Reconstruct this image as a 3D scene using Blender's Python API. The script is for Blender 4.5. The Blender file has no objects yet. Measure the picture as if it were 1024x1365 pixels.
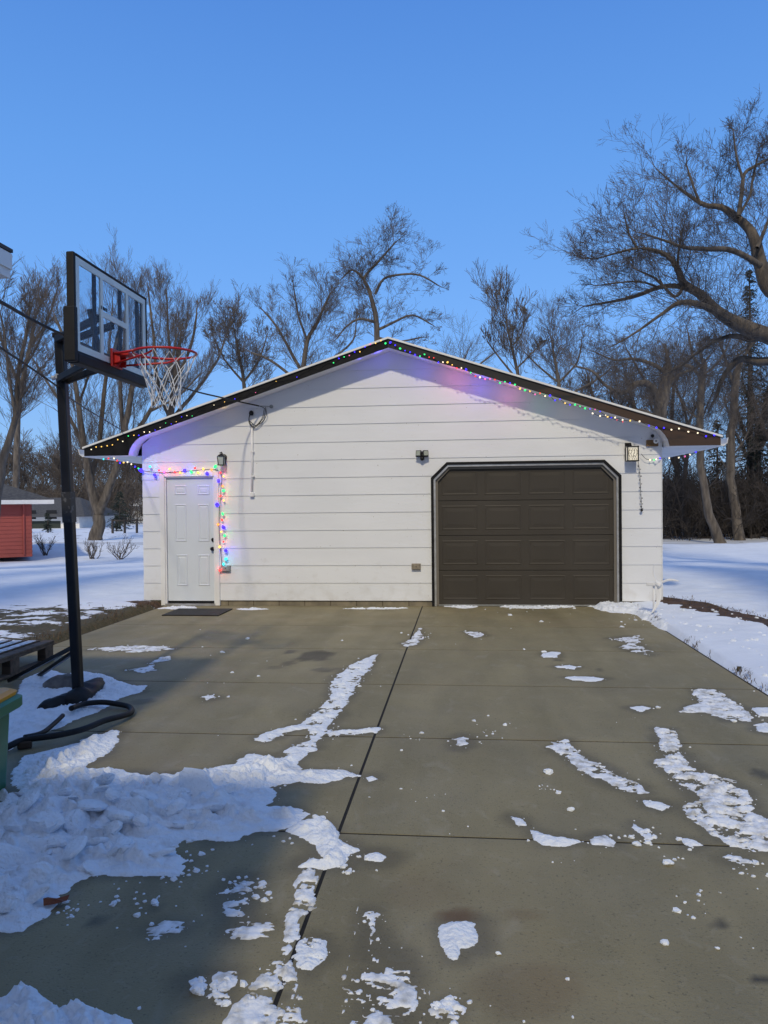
import bpy, math, random
import numpy as np
from mathutils import Vector, Matrix, noise as mnoise

# ------------------------------------------------------------------ camera
SC = bpy.context.scene
COL = SC.collection
H = 1.57
YAW, PITCH, ROLL, FPX = math.radians(5.77), math.radians(0.72), math.radians(-0.6), 1020.0
RM = Matrix.Rotation(YAW, 3, 'Z') @ Matrix.Rotation(math.pi/2-PITCH, 3, 'X') @ Matrix.Rotation(ROLL, 3, 'Z')
cam_d = bpy.data.cameras.new("camera"); cam = bpy.data.objects.new("camera", cam_d); COL.objects.link(cam)
cam.matrix_world = Matrix.Translation((0, 0, H)) @ RM.to_4x4()
cam_d.sensor_fit = 'HORIZONTAL'; cam_d.sensor_width = 36.0; cam_d.lens = FPX/1024*36.0
cam_d.clip_start = 0.05; cam_d.clip_end = 2000
SC.camera = cam
SC.render.resolution_x, SC.render.resolution_y = 768, 1024

# ------------------------------------------------------------------ light
SUN_EL, SUN_AZ = math.radians(41), math.radians(181)     # low sun behind the camera
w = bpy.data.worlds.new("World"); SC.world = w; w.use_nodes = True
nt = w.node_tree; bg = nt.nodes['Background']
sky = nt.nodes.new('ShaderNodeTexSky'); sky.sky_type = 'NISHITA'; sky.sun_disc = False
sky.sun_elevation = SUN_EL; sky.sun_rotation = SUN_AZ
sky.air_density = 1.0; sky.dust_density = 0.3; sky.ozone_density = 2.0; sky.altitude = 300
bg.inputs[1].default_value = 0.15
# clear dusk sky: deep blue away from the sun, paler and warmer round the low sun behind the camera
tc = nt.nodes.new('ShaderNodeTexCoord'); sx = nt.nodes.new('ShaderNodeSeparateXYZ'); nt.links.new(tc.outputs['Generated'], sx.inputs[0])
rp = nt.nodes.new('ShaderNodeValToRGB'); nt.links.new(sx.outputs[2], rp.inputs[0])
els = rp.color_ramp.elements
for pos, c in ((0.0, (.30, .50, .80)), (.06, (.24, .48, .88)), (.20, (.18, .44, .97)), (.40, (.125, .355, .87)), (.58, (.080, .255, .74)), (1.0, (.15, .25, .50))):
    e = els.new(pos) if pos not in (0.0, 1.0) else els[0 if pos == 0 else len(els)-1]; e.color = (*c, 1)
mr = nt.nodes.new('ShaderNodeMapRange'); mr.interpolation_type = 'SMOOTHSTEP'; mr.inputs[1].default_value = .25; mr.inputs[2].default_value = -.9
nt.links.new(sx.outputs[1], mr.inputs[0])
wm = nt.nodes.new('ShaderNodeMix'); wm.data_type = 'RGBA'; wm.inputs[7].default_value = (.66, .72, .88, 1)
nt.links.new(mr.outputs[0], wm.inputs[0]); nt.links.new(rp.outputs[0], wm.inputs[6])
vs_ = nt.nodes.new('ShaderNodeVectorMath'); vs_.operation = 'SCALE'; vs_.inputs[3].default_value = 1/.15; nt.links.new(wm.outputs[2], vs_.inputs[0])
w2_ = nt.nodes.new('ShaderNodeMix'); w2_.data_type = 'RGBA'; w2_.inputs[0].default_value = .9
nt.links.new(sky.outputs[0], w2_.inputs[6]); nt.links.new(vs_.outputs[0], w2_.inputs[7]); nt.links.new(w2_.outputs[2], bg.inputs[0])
sd = bpy.data.lights.new("sun", 'SUN'); sun = bpy.data.objects.new("sun", sd); COL.objects.link(sun)
sdir = Vector((math.sin(SUN_AZ)*math.cos(SUN_EL), math.cos(SUN_AZ)*math.cos(SUN_EL), math.sin(SUN_EL)))
sun.rotation_euler = sdir.to_track_quat('Z', 'Y').to_euler()
sd.energy = 1.95; sd.angle = math.radians(2.6); sd.color = (1.0, 0.87, 0.62)
SC.view_settings.view_transform = 'Standard'; SC.view_settings.look = 'None'
SC.view_settings.exposure = 0.0; SC.view_settings.gamma = 1.0
SC.cycles.use_denoising = True
SC.cycles.max_bounces = 6; SC.cycles.transparent_max_bounces = 16

# ------------------------------------------------------------------ helpers
G = -0.04                                    # level of the concrete
def ray(px, py): return RM @ Vector(((px-512)/FPX, -(py-682.5)/FPX, -1.0))
def gr(px, py, z=G):
    d = ray(px, py); t = (z-H)/d.z; return Vector((d.x*t, d.y*t, z))
def at(px, py, Y):
    d = ray(px, py); t = Y/d.y; return Vector((d.x*t, Y, H+d.z*t))
def sm(a, b, x):
    t = max(0.0, min(1.0, (x-a)/(b-a))); return t*t*(3-2*t)
def smn(a, b, x):
    t = np.clip((x-a)/(b-a), 0, 1); return t*t*(3-2*t)
_rng = np.random.RandomState(7); _lat = _rng.rand(256, 256)
def vn(x, y):
    xi = np.floor(x).astype(int); yi = np.floor(y).astype(int); fx = x-xi; fy = y-yi
    fx = fx*fx*(3-2*fx); fy = fy*fy*(3-2*fy)
    a = _lat[xi & 255, yi & 255]; b = _lat[(xi+1) & 255, yi & 255]
    c = _lat[xi & 255, (yi+1) & 255]; d = _lat[(xi+1) & 255, (yi+1) & 255]
    return (a*(1-fx)+b*fx)*(1-fy)+(c*(1-fx)+d*fx)*fy
def fbm(x, y, o=4, s=1.0):
    r = 0; a = 0.5; x = np.asarray(x, float)*s+31.7; y = np.asarray(y, float)*s+11.3
    for i in range(o):
        r = r+a*vn(x, y); x = x*2.03+17.1; y = y*2.03+5.9; a *= 0.5
    return r/(1-0.5**o)

def tag(o, label=None, cat=None, group=None, kind=None):
    if label: o['label'] = label
    if cat: o['category'] = cat
    if group: o['group'] = group
    if kind: o['kind'] = kind
    return o
WO = {}
def link_mesh(name, verts, faces, mat, parent=None, smooth=False, bevel=0, origin=None):
    verts = np.asarray(verts, float)
    if parent is not None: off = np.array(WO[parent.name])
    elif origin is not None: off = np.array(origin, float)
    else:
        lo, hi = verts.min(0), verts.max(0); off = np.array([(lo[0]+hi[0])/2, (lo[1]+hi[1])/2, lo[2]])
    me = bpy.data.meshes.new(name)
    vv = verts-off
    if isinstance(faces, np.ndarray):
        n, k = faces.shape
        me.vertices.add(len(vv)); me.vertices.foreach_set('co', vv.ravel())
        me.loops.add(n*k); me.loops.foreach_set('vertex_index', faces.ravel().astype(np.int32))
        me.polygons.add(n); me.polygons.foreach_set('loop_start', np.arange(0, n*k, k, dtype=np.int32))
        me.update(calc_edges=True); me.validate()
    else:
        me.from_pydata([tuple(v) for v in vv], [], faces); me.update()
    if smooth: me.polygons.foreach_set('use_smooth', [True]*len(me.polygons))
    if mat: me.materials.append(mat)
    o = bpy.data.objects.new(name, me); COL.objects.link(o)
    if parent is not None: o.parent = parent
    else: o.location = off
    WO[o.name] = tuple(off)
    if bevel:
        b = o.modifiers.new('b', 'BEVEL'); b.width = bevel; b.segments = 2; b.limit_method = 'ANGLE'
    return o
def empty(name, loc, label=None, cat=None, group=None, kind=None):
    o = bpy.data.objects.new(name, None); COL.objects.link(o); o.location = loc; o.empty_display_size = 0.2
    WO[o.name] = tuple(loc); return tag(o, label, cat, group, kind)

class MB:
    def __init__(s): s.v = []; s.f = []
    def add(s, vs, fs):
        n = len(s.v); s.v += [tuple(v) for v in vs]; s.f += [tuple(i+n for i in f) for f in fs]; return s
    def box(s, x0, x1, y0, y1, z0, z1):
        return s.add([(x0,y0,z0),(x1,y0,z0),(x1,y1,z0),(x0,y1,z0),(x0,y0,z1),(x1,y0,z1),(x1,y1,z1),(x0,y1,z1)],
                     [(3,2,1,0),(4,5,6,7),(0,1,5,4),(1,2,6,5),(2,3,7,6),(3,0,4,7)])
    def obox(s, c, sx, sy, sz, M):
        vs = [Vector(c)+M@Vector((a*sx/2, b*sy/2, d*sz/2)) for a, b, d in
              [(-1,-1,-1),(1,-1,-1),(1,1,-1),(-1,1,-1),(-1,-1,1),(1,-1,1),(1,1,1),(-1,1,1)]]
        return s.add(vs, [(3,2,1,0),(4,5,6,7),(0,1,5,4),(1,2,6,5),(2,3,7,6),(3,0,4,7)])
    def beam(s, a, b, wd, th):
        a = Vector(a); b = Vector(b); d = b-a; M = d.to_track_quat('X', 'Z').to_matrix()
        return s.obox((a+b)/2, d.length, wd, th, M)
    def prism(s, pts, y0, y1):          # outline in x,z extruded along y
        n = len(pts)
        vs = [(p[0], y0, p[1]) for p in pts]+[(p[0], y1, p[1]) for p in pts]
        return s.add(vs, [tuple(range(n)), tuple(range(2*n-1, n-1, -1))]+[(i, i+n, (i+1) % n+n, (i+1) % n) for i in range(n)])
    def tube(s, pts, r, k=8, cap=True, close=False):
        pts = [Vector(p) for p in pts]; n = len(pts); rr = r if isinstance(r, (list, tuple)) else [r]*n
        vs = []; prev = None
        for i, p in enumerate(pts):
            if close: t = pts[(i+1) % n]-pts[i-1]
            else: t = pts[min(i+1, n-1)]-pts[max(i-1, 0)]
            t = t.normalized() if t.length > 1e-9 else Vector((0, 0, 1))
            if prev is None: u = t.orthogonal().normalized()
            else:
                u = prev-t*prev.dot(t); u = u.normalized() if u.length > 1e-6 else t.orthogonal().normalized()
            prev = u; v = t.cross(u)
            for j in range(k):
                a = 2*math.pi*j/k; vs.append(p+(u*math.cos(a)+v*math.sin(a))*rr[i])
        fs = []
        for i in range(n if close else n-1):
            for j in range(k):
                a = i*k+j; b = i*k+(j+1) % k; i2 = (i+1) % n
                fs.append((a, b, i2*k+(j+1) % k, i2*k+j))
        if cap and not close: fs += [tuple(range(k-1, -1, -1)), tuple(range((n-1)*k, n*k))]
        return s.add(vs, fs)
    def lathe(s, c, prof, k=16, M=None):   # prof: (r, h) along local z
        M = M or Matrix.Identity(3); vs = []
        for r, h in prof:
            for j in range(k):
                a = 2*math.pi*j/k; vs.append(Vector(c)+M@Vector((r*math.cos(a), r*math.sin(a), h)))
        fs = []
        for i in range(len(prof)-1):
            for j in range(k): fs.append((i*k+j, i*k+(j+1) % k, (i+1)*k+(j+1) % k, (i+1)*k+j))
        fs += [tuple(range(k-1, -1, -1)), tuple(range((len(prof)-1)*k, len(prof)*k))]
        return s.add(vs, fs)
    def ball(s, c, r, k=8):
        prof = [(max(1e-4, r*math.sin(math.pi*i/6)), -r*math.cos(math.pi*i/6)) for i in range(7)]
        return s.lathe(c, prof, k)
    def build(s, name, mat, parent=None, smooth=False, bevel=0, origin=None):
        return link_mesh(name, s.v, s.f, mat, parent, smooth, bevel, origin)

def mat(name, col, rough=0.6, col2=None, scale=4.0, detail=6.0, bump=0.0, bscale=None, metal=0.0, spec=0.5,
        emit=None, estr=1.0, lo=0.35, hi=0.65, stretch=None, bdist=0.01):
    m = bpy.data.materials.new(name); m.use_nodes = True; t = m.node_tree; N = t.nodes; L = t.links
    p = N['Principled BSDF']; p.inputs['Base Color'].default_value = (*col, 1); p.inputs['Roughness'].default_value = rough
    p.inputs['Metallic'].default_value = metal; p.inputs['Specular IOR Level'].default_value = spec
    geo = N.new('ShaderNodeNewGeometry'); mp = N.new('ShaderNodeMapping'); L.new(geo.outputs['Position'], mp.inputs[0])
    if stretch: mp.inputs['Scale'].default_value = stretch
    if col2 is not None:
        n = N.new('ShaderNodeTexNoise'); n.inputs['Scale'].default_value = scale; n.inputs['Detail'].default_value = detail
        L.new(mp.outputs[0], n.inputs['Vector'])
        r = N.new('ShaderNodeMapRange'); r.inputs[1].default_value = lo; r.inputs[2].default_value = hi
        L.new(n.outputs[0], r.inputs[0])
        x = N.new('ShaderNodeMix'); x.data_type = 'RGBA'; x.inputs[6].default_value = (*col, 1); x.inputs[7].default_value = (*col2, 1)
        L.new(r.outputs[0], x.inputs[0]); L.new(x.outputs[2], p.inputs['Base Color'])
    if bump:
        n2 = N.new('ShaderNodeTexNoise'); n2.inputs['Scale'].default_value = bscale or scale*4; n2.inputs['Detail'].default_value = 5
        L.new(mp.outputs[0], n2.inputs['Vector'])
        b = N.new('ShaderNodeBump'); b.inputs['Strength'].default_value = bump; b.inputs['Distance'].default_value = bdist
        L.new(n2.outputs[0], b.inputs['Height']); L.new(b.outputs[0], p.inputs['Normal'])
    if emit is not None:
        p.inputs['Emission Color'].default_value = (*emit, 1); p.inputs['Emission Strength'].default_value = estr
    return m

M_snow = mat('snow', (.80, .84, .90), .8, (.68, .72, .78), 14, 12, .8, 60, bdist=.012, spec=.25, lo=.5, hi=.78)
M_snowfine = mat('packed_snow', (.80, .83, .88), .7, (.42, .42, .41), 18, 10, .7, 70, bdist=.006, lo=.46, hi=.70, spec=.3)
M_pile = mat('pile_snow', (.81, .85, .91), .8, (.55, .56, .58), 5, 12, .9, 45, bdist=.02, spec=.25, lo=.56, hi=.80)
M_ice = mat('snow_crust', (.80, .82, .86), .55, (.42, .42, .42), 22, 8, .5, 80, bdist=.004, lo=.42, hi=.62, spec=.4)
M_siding = mat('white_siding', (.76, .78, .815), .5, (.69, .70, .72), 1.6, 9, .12, 40, bdist=.002, stretch=(1, 1, 2.5))
M_white = mat('white_paint', (.82, .82, .82), .45, (.76, .76, .76), 3, 6, .05, 60, bdist=.002)
M_soffit = mat('soffit_white', (.78, .78, .79), .55, (.7, .7, .7), 2, 6, .05, 60, bdist=.002)
M_door = mat('entry_door_paint', (.68, .73, .79), .4, (.65, .70, .76), 3, 4, .03, 80, bdist=.001)
M_gdoor = mat('garage_door_paint', (.043, .036, .028), .6, (.037, .031, .024), 2, 6, .15, 120, bdist=.001)
M_black = mat('black_paint', (.006, .006, .008), .6, (.012, .012, .014), 8, 5, .08, 60, bdist=.002, spec=.2)
M_metalb = mat('black_metal', (.006, .006, .008), .35, (.010, .010, .012), 6, 4, .05, 60, bdist=.001, spec=.35)
M_brown = mat('weathered_fascia', (.11, .058, .034), .7, (.02, .013, .012), 5, 8, .4, 40, lo=.42, hi=.6, stretch=(1, 1, 3), bdist=.004)
M_alu = mat('aluminium', (.55, .55, .55), .35, (.42, .42, .42), 10, 4, .1, 60, metal=.6, bdist=.001)
M_block = mat('foundation_block', (.24, .205, .15), .85, (.15, .13, .10), 7, 8, .5, 50, bdist=.004)
M_shingle = mat('roof_shingle', (.05, .05, .055), .9, (.09, .09, .09), 8, 6, .5, 60)
M_rubber = mat('black_rubber', (.007, .007, .009), .6, (.013, .013, .014), 10, 5, .4, 90, bdist=.003, spec=.3)
M_bark = mat('bark_grey', (.15, .125, .10), .9, (.062, .051, .042), 6, 8, .8, 14, stretch=(1, 1, .25), bdist=.05)
M_twig = mat('twig_brown', (.135, .112, .095), .9, (.085, .07, .06), .7, 3)
M_darktwig = mat('twig_dark', (.035, .029, .026), .9, (.062, .051, .045), .4, 3)
M_needle = mat('conifer_needles', (.012, .022, .017), .8, (.022, .034, .024), 1.5, 3)
M_soil = mat('bare_soil', (.10, .062, .04), .95, (.05, .032, .022), 9, 8, .9, 40, bdist=.02)
M_drygrass = mat('dry_grass', (.15, .095, .05), .9, (.07, .045, .025), 12, 3)
M_wood = mat('pallet_wood', (.15, .105, .07), .85, (.07, .05, .036), 6, 8, .6, 30, stretch=(.3, 3, 3), bdist=.004)
M_rock = mat('rock_grey', (.22, .20, .18), .85, (.10, .09, .085), 12, 8, .7, 40)
M_red = mat('red_clapboard', (.36, .072, .058), .6, (.30, .062, .05), 1.5, 6)
M_grey = mat('grey_plastic', (.30, .31, .31), .6, (.22, .23, .23), 30, 4)
M_beige = mat('beige_plastic', (.30, .26, .20), .7, (.2, .17, .13), 30, 4)
M_binG = mat('green_plastic', (.012, .12, .055), .4, (.016, .14, .065), 6, 5, .1, 60, bdist=.001)
M_yel = mat('yellow_plastic', (.75, .33, .02), .4, (.68, .28, .015), 6, 5)
M_rim = mat('red_rim', (.50, .018, .018), .4, (.40, .015, .012), 10, 5)
M_net = mat('white_net', (.72, .73, .75), .8, (.6, .6, .62), 20, 4)
M_leaf = mat('rust_leaf', (.22, .06, .02), .7, (.12, .035, .015), 20, 4)

# ------------------------------------------------------------------ concrete driveway
def concrete_mat():
    m = bpy.data.materials.new('concrete'); m.use_nodes = True; t = m.node_tree; N = t.nodes; L = t.links
    p = N['Principled BSDF']; geo = N.new('ShaderNodeNewGeometry')
    def noise(sc, det, st=None, dist=0):
        n = N.new('ShaderNodeTexNoise'); n.inputs['Scale'].default_value = sc; n.inputs['Detail'].default_value = det
        n.inputs['Distortion'].default_value = dist
        if st:
            mp = N.new('ShaderNodeMapping'); mp.inputs['Scale'].default_value = st; L.new(geo.outputs['Position'], mp.inputs[0]); L.new(mp.outputs[0], n.inputs['Vector'])
        else: L.new(geo.outputs['Position'], n.inputs['Vector'])
        return n.outputs[0]
    def rng(s, a, b, c=0, d=1):
        r = N.new('ShaderNodeMapRange'); r.inputs[1].default_value = a; r.inputs[2].default_value = b
        r.inputs[3].default_value = c; r.inputs[4].default_value = d; L.new(s, r.inputs[0]); return r.outputs[0]
    def mix(f, a, b):
        x = N.new('ShaderNodeMix'); x.data_type = 'RGBA'
        for i, v in ((6, a), (7, b)):
            if isinstance(v, tuple): x.inputs[i].default_value = (*v, 1)
            else: L.new(v, x.inputs[i])
        L.new(f, x.inputs[0]); return x.outputs[2]
    def mul(a, b):
        x = N.new('ShaderNodeMath'); x.operation = 'MULTIPLY'
        for i, v in enumerate((a, b)):
            if isinstance(v, (int, float)): x.inputs[i].default_value = v
            else: L.new(v, x.inputs[i])
        return x.outputs[0]
    c = mix(rng(noise(1.1, 8, None, .4), .32, .68), (.205, .172, .090), (.280, .236, .126))
    c = mix(mul(rng(noise(3.2, 8, (1, .35, 1)), .48, .74), .6), c, (.15, .128, .068))
    c = mix(mul(rng(noise(230, 2), .38, .7), .55), c, (.26, .235, .15))
    c = mix(mul(rng(noise(90, 3), .60, .72), .7), c, (.09, .078, .045))
    c = mix(mul(rng(noise(.55, 5), .55, .72), .35), c, (.19, .13, .062))
    # salt haze towards the bottom right and small dark stains on the slabs
    c = mix(mul(rng(noise(7, 9, (1, .5, 1), .8), .60, .72), .22), c, (.40, .37, .30))
    c = mix(mul(rng(noise(1.0, 5, (1.9, .13, 1), .3), .46, .66), .38), c, (.135, .115, .055))
    c = mix(mul(rng(noise(14, 8, (1, 1, 1), 1.2), .60, .66), .22), c, (.30, .27, .19))
    at_ = N.new('ShaderNodeAttribute'); at_.attribute_name = 'stain'
    sepn = N.new('ShaderNodeSeparateColor'); L.new(at_.outputs[0], sepn.inputs[0])
    c = mix(sepn.outputs[0], c, (.035, .03, .022))
    c = mix(sepn.outputs[1], c, (.12, .066, .022))
    L.new(c, p.inputs['Base Color'])
    L.new(rng(noise(2.0, 6), .3, .7, .55, .8), p.inputs['Roughness'])
    b = N.new('ShaderNodeBump'); b.inputs['Strength'].default_value = .6; b.inputs['Distance'].default_value = .004
    L.new(noise(120, 6), b.inputs['Height'])
    b2 = N.new('ShaderNodeBump'); b2.inputs['Strength'].default_value = .25; b2.inputs['Distance'].default_value = .004
    L.new(noise(60, 3, (.15, 1, 1)), b2.inputs['Height']); L.new(b.outputs[0], b2.inputs['Normal']); L.new(b2.outputs[0], p.inputs['Normal'])
    return m
M_conc = concrete_mat()
DX0, DX1, JX = -4.72, 2.47, -0.612
JY = [-6.0, -4.0, -2.45, -0.9, 0.62, 2.14, 3.67, 5.2, 6.72, 8.33, 9.9, 11.83]
STAINS = []   # x, y, rx, ry, channel, strength
for px, py, wpx, hpx, ch, s in [(422,874,24,7,0,.75),(387,869,9,3,0,.7),(385,884,9,4,0,.5),(430,893,16,3,0,.5),(365,890,14,3,0,.35),(455,892,10,3,0,.4),
                            (960,1232,10,5,0,.8),(1015,1304,12,6,0,.9),(610,1220,28,9,1,.8),(128,1228,16,9,0,.6),(60,1210,20,10,1,.5),(700,1315,60,30,1,.28),(560,1190,50,20,1,.15),(190,935,14,4,0,.4),
                            (745,880,9,2,0,.5),(800,893,6,2,0,.5),(1015,1032,14,7,0,.6),(205,1210,12,7,0,.35),(378,1330,18,8,0,.3),(700,1220,26,8,1,.25),(880,1070,18,5,0,.3)]:
    c = gr(px, py); e = gr(px+wpx, py); f = gr(px, py-hpx)
    STAINS.append((c.x, c.y, abs(e.x-c.x), max(.02, abs(f.y-c.y)), ch, s))
def slab(mb, cols, x0, x1, y0, y1, z, res):
    g = 0.003; xs = np.linspace(x0+g, x1-g, max(3, int((x1-x0)/res))); ys = np.linspace(y0+.008, y1-.008, max(3, int((y1-y0)/res)))
    X, Y = np.meshgrid(xs, ys); Z = np.full_like(X, z)
    ed = np.minimum(np.minimum(X-x0, x1-X), np.minimum(Y-y0, y1-Y)); Z -= np.where(ed < .012, .0012, 0)
    n0 = len(mb.v); mb.v += list(map(tuple, np.stack([X, Y, Z], -1).reshape(-1, 3)))
    R = np.zeros(X.shape); B = np.zeros(X.shape)
    for cx, cy, rx, ry, ch, s in STAINS:
        d = np.sqrt(((X-cx)/rx)**2+((Y-cy)/ry)**2)+(fbm(X, Y, 3, 9)-.5)*.9
        v = s*(1-smn(.75, 1.15 if ch == 0 else 1.5, d))
        if ch == 0: R = np.maximum(R, v)
        else: B = np.maximum(B, v)
    cols += list(zip(R.ravel(), B.ravel()))
    nx, ny = len(xs), len(ys)
    for j in range(ny-1):
        for i in range(nx-1):
            a = n0+j*nx+i; mb.f.append((a, a+1, a+nx+1, a+nx))
    # rim skirt down into the joint
    ring = [n0+i for i in range(nx)]+[n0+j*nx+nx-1 for j in range(1, ny)]+[n0+(ny-1)*nx+i for i in range(nx-2, -1, -1)]+[n0+j*nx for j in range(ny-2, 0, -1)]
    m0 = len(mb.v)
    for r in ring: v = mb.v[r]; mb.v.append((v[0], v[1], z-.09)); cols.append((0, 0))
    k = len(ring)
    for i in range(k): mb.f.append((ring[i], m0+i, m0+(i+1) % k, ring[(i+1) % k]))
mb = MB(); cols = []
for a, b in zip(JY[:-1], JY[1:]):
    res = .035 if 2 < b < 7 else (.05 if b >= 7 else .5)
    slab(mb, cols, DX0, JX-.004, a, b, G, res); slab(mb, cols, JX+.007, DX1, a, b, G, res)
drive = mb.build('driveway', M_conc, origin=(0, 0, G)); tag(drive, kind='structure')
ca = drive.data.color_attributes.new('stain', 'FLOAT_COLOR', 'POINT')
ca.data.foreach_set('color', np.array([(r, b, 0, 1) for r, b in cols]).ravel())
mb = MB(); mb.box(DX0-.02, DX1+.02, -6, 11.8, G-.2, G-.0035); tag(mb.build('joint_bed', mat('joint_dirt', (.007, .006, .0055), .95, (.013, .011, .009), 30, 5)), kind='structure')

# ------------------------------------------------------------------ terrain (snowy yards)
def th0(x, y):
    x = np.asarray(x, float); y = np.asarray(y, float)
    return -0.76*smn(13, 31, y)
def th(x, y):
    x = np.asarray(x, float); y = np.asarray(y, float)
    z = th0(x, y)
    out = np.maximum(np.maximum(DX0-.05-x, x-DX1-.03), y-11.9)
    inside = 1-smn(-.06, .05, out)
    far = smn(0, 3, out)
    z = z+.03+.05*smn(0, .6, out)*(fbm(x, y, 4, 1.2))+.10*far*(fbm(x, y, 3, .25)-.5)+.018*(fbm(x, y, 3, 6)-.5)
    z = z+.30*np.exp(-((y-37.3-.02*x)/.5)**2)*(.5+fbm(x, y, 3, .7))+.12*np.exp(-((y-45.5)/.6)**2)*(.4+fbm(x, y, 3, .5))
    # soil mound by the corner, shallow footprints and ruts
    z = z+.03*np.exp(-((x-(3.02+.27*(12-y)))/.30)**2)*smn(8.2, 9.5, y)*(1-smn(12.2, 12.8, y))
    z = z+.022*smn(.1, .5, out)*(1-smn(12, 30, np.hypot(x, y-8)))*(fbm(x+5, y, 3, 2.6)-.5)*2
    for i in range(16):
        t = i/15; fx = 3.9+5.6*t+.12*((i % 2)*2-1); fy = 14.0-3.4*t; z = z-.05*np.exp(-((x-fx)**2+(y-fy)**2)/.018)
    z = z-.14*inside
    return z
def axis(a, b, c0, c1, fine, grow):
    pts = list(np.arange(c0, c1, fine)); s = fine; x = c1
    while x < b: pts.append(x); s *= grow; x += s
    pts.append(b); s = fine; x = c0-fine; pre = []
    while x > a: pre.append(x); s *= grow; x -= s
    pre.append(a); return np.array(pre[::-1]+pts)
XS = axis(-420, 420, -11, 8, .055, 1.06); YS = axis(-25, 900, 3.0, 15, .06, 1.045)
X, Y = np.meshgrid(XS, YS); Z = th(X, Y)
nx, ny = len(XS), len(YS)
idx = (np.arange(ny-1)[:, None]*nx+np.arange(nx-1)[None]).ravel()
F = np.stack([idx, idx+1, idx+nx+1, idx+nx], -1)
# cover: R grass showing, G bare soil, B leaf litter
R_ = smn(-11.5, -7.5, X)*(1-smn(10.2, 13.0, Y))*smn(3, 6, Y)*(X < 0)*.98
R_ = R_+(X < 0)*np.exp(-((X-DX0+.10)/.16)**2)*(Y < 13)*.7
R_ = np.maximum(R_, (X > 0)*np.exp(-((X-DX1-.06)/.09)**2)*(Y < 11.5)*.55)
R_ = np.maximum(R_, .33*smn(3, 6, X)*(1-smn(9, 14, Y))*(Y > 6))
mound = np.exp(-((X-(3.00+.27*(12-Y)+.05*np.sin(Y*4)+.30*(fbm(X, Y, 3, 2.2)-.5)))/(.25))**2)*smn(8.4, 9.3, Y)*(1-smn(12.1, 12.5, Y))
G_ = np.clip(mound*1.5, 0, 1)
G_ = np.maximum(G_, (X < 0)*np.exp(-((Y-11.55)/.3)**2)*smn(-5.6, -5.1, X)*(1-smn(-4.75, -4.7, X))*.8)
B_ = smn(40, 42, Y)*smn(3, 6, X)*(1-smn(70, 90, Y))*1.15+.45*smn(45, 50, Y)*(X < 0)*(1-smn(60, 90, Y))
gm = bpy.data.materials.new('snowy_ground'); gm.use_nodes = True
def ground_mat(m):
    t = m.node_tree; N = t.nodes; L = t.links; p = N['Principled BSDF']; geo = N.new('ShaderNodeNewGeometry')
    def noise(sc, det, st=(1, 1, 1), dist=0):
        mp = N.new('ShaderNodeMapping'); mp.inputs['Scale'].default_value = st; L.new(geo.outputs['Position'], mp.inputs[0])
        n = N.new('ShaderNodeTexNoise'); n.inputs['Scale'].default_value = sc; n.inputs['Detail'].default_value = det
        n.inputs['Distortion'].default_value = dist; L.new(mp.outputs[0], n.inputs['Vector']); return n.outputs[0]
    def math_(op, a, b):
        x = N.new('ShaderNodeMath'); x.operation = op
        for i, v in enumerate((a, b)):
            if isinstance(v, (int, float)): x.inputs[i].default_value = v
            else: L.new(v, x.inputs[i])
        return x.outputs[0]
    def rng(s, a, b, c=0, d=1):
        r = N.new('ShaderNodeMapRange'); r.inputs[1].default_value = a; r.inputs[2].default_value = b
        r.inputs[3].default_value = c; r.inputs[4].default_value = d; L.new(s, r.inputs[0]); return r.outputs[0]
    def mix(f, a, b):
        x = N.new('ShaderNodeMix'); x.data_type = 'RGBA'
        for i, v in ((6, a), (7, b)):
            if isinstance(v, tuple): x.inputs[i].default_value = (*v, 1)
            else: L.new(v, x.inputs[i])
        L.new(f, x.inputs[0]); return x.outputs[2]
    at_ = N.new('ShaderNodeAttribute'); at_.attribute_name = 'cover'
    sp = N.new('ShaderNodeSeparateColor'); L.new(at_.outputs[0], sp.inputs[0])
    snow = mix(rng(noise(2, 6), .35, .65), (.76, .81, .90), (.70, .75, .84))
    grass = mix(rng(noise(25, 6, (1, 1, 1), 1), .35, .65), (.11, .085, .045), (.055, .052, .028))
    soil = mix(rng(noise(10, 8), .35, .65), (.115, .068, .042), (.05, .033, .023))
    patch = noise(1.9, 10, (1, 1.7, 1), .6); fine = noise(11, 6)
    pt = math_('ADD', math_('MULTIPLY', patch, .72), math_('MULTIPLY', fine, .28))
    thr = math_('SUBTRACT', .78, math_('MULTIPLY', sp.outputs[0], .30))
    fg = rng(math_('SUBTRACT', pt, thr), -.008, .022)
    c = mix(fg, snow, grass)
    thr2 = math_('SUBTRACT', .85, math_('MULTIPLY', sp.outputs[1], .62))
    fs = rng(math_('SUBTRACT', pt, thr2), -.01, .02); c = mix(fs, c, soil)
    thr3 = math_('SUBTRACT', .80, math_('MULTIPLY', sp.outputs[2], .36))
    fl = rng(math_('SUBTRACT', noise(1.3, 10, (1, .5, 1), 1), thr3), -.02, .03); c = mix(fl, c, (.075, .055, .042))
    L.new(c, p.inputs['Base Color']); p.inputs['Roughness'].default_value = .8; p.inputs['Specular IOR Level'].default_value = .25
    h = math_('SUBTRACT', math_('ADD', math_('MULTIPLY', noise(7, 6), .5), math_('MULTIPLY', noise(45, 4), .15)), math_('MULTIPLY', math_('MAXIMUM', fg, fs), .5))
    b = N.new('ShaderNodeBump'); b.inputs['Strength'].default_value = .7; b.inputs['Distance'].default_value = .035
    L.new(h, b.inputs['Height']); L.new(b.outputs[0], p.inputs['Normal'])
ground_mat(gm)
ground = link_mesh('ground', np.stack([X, Y, Z], -1).reshape(-1, 3), F, gm, smooth=True, origin=(0, 0, 0)); tag(ground, kind='structure')
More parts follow.
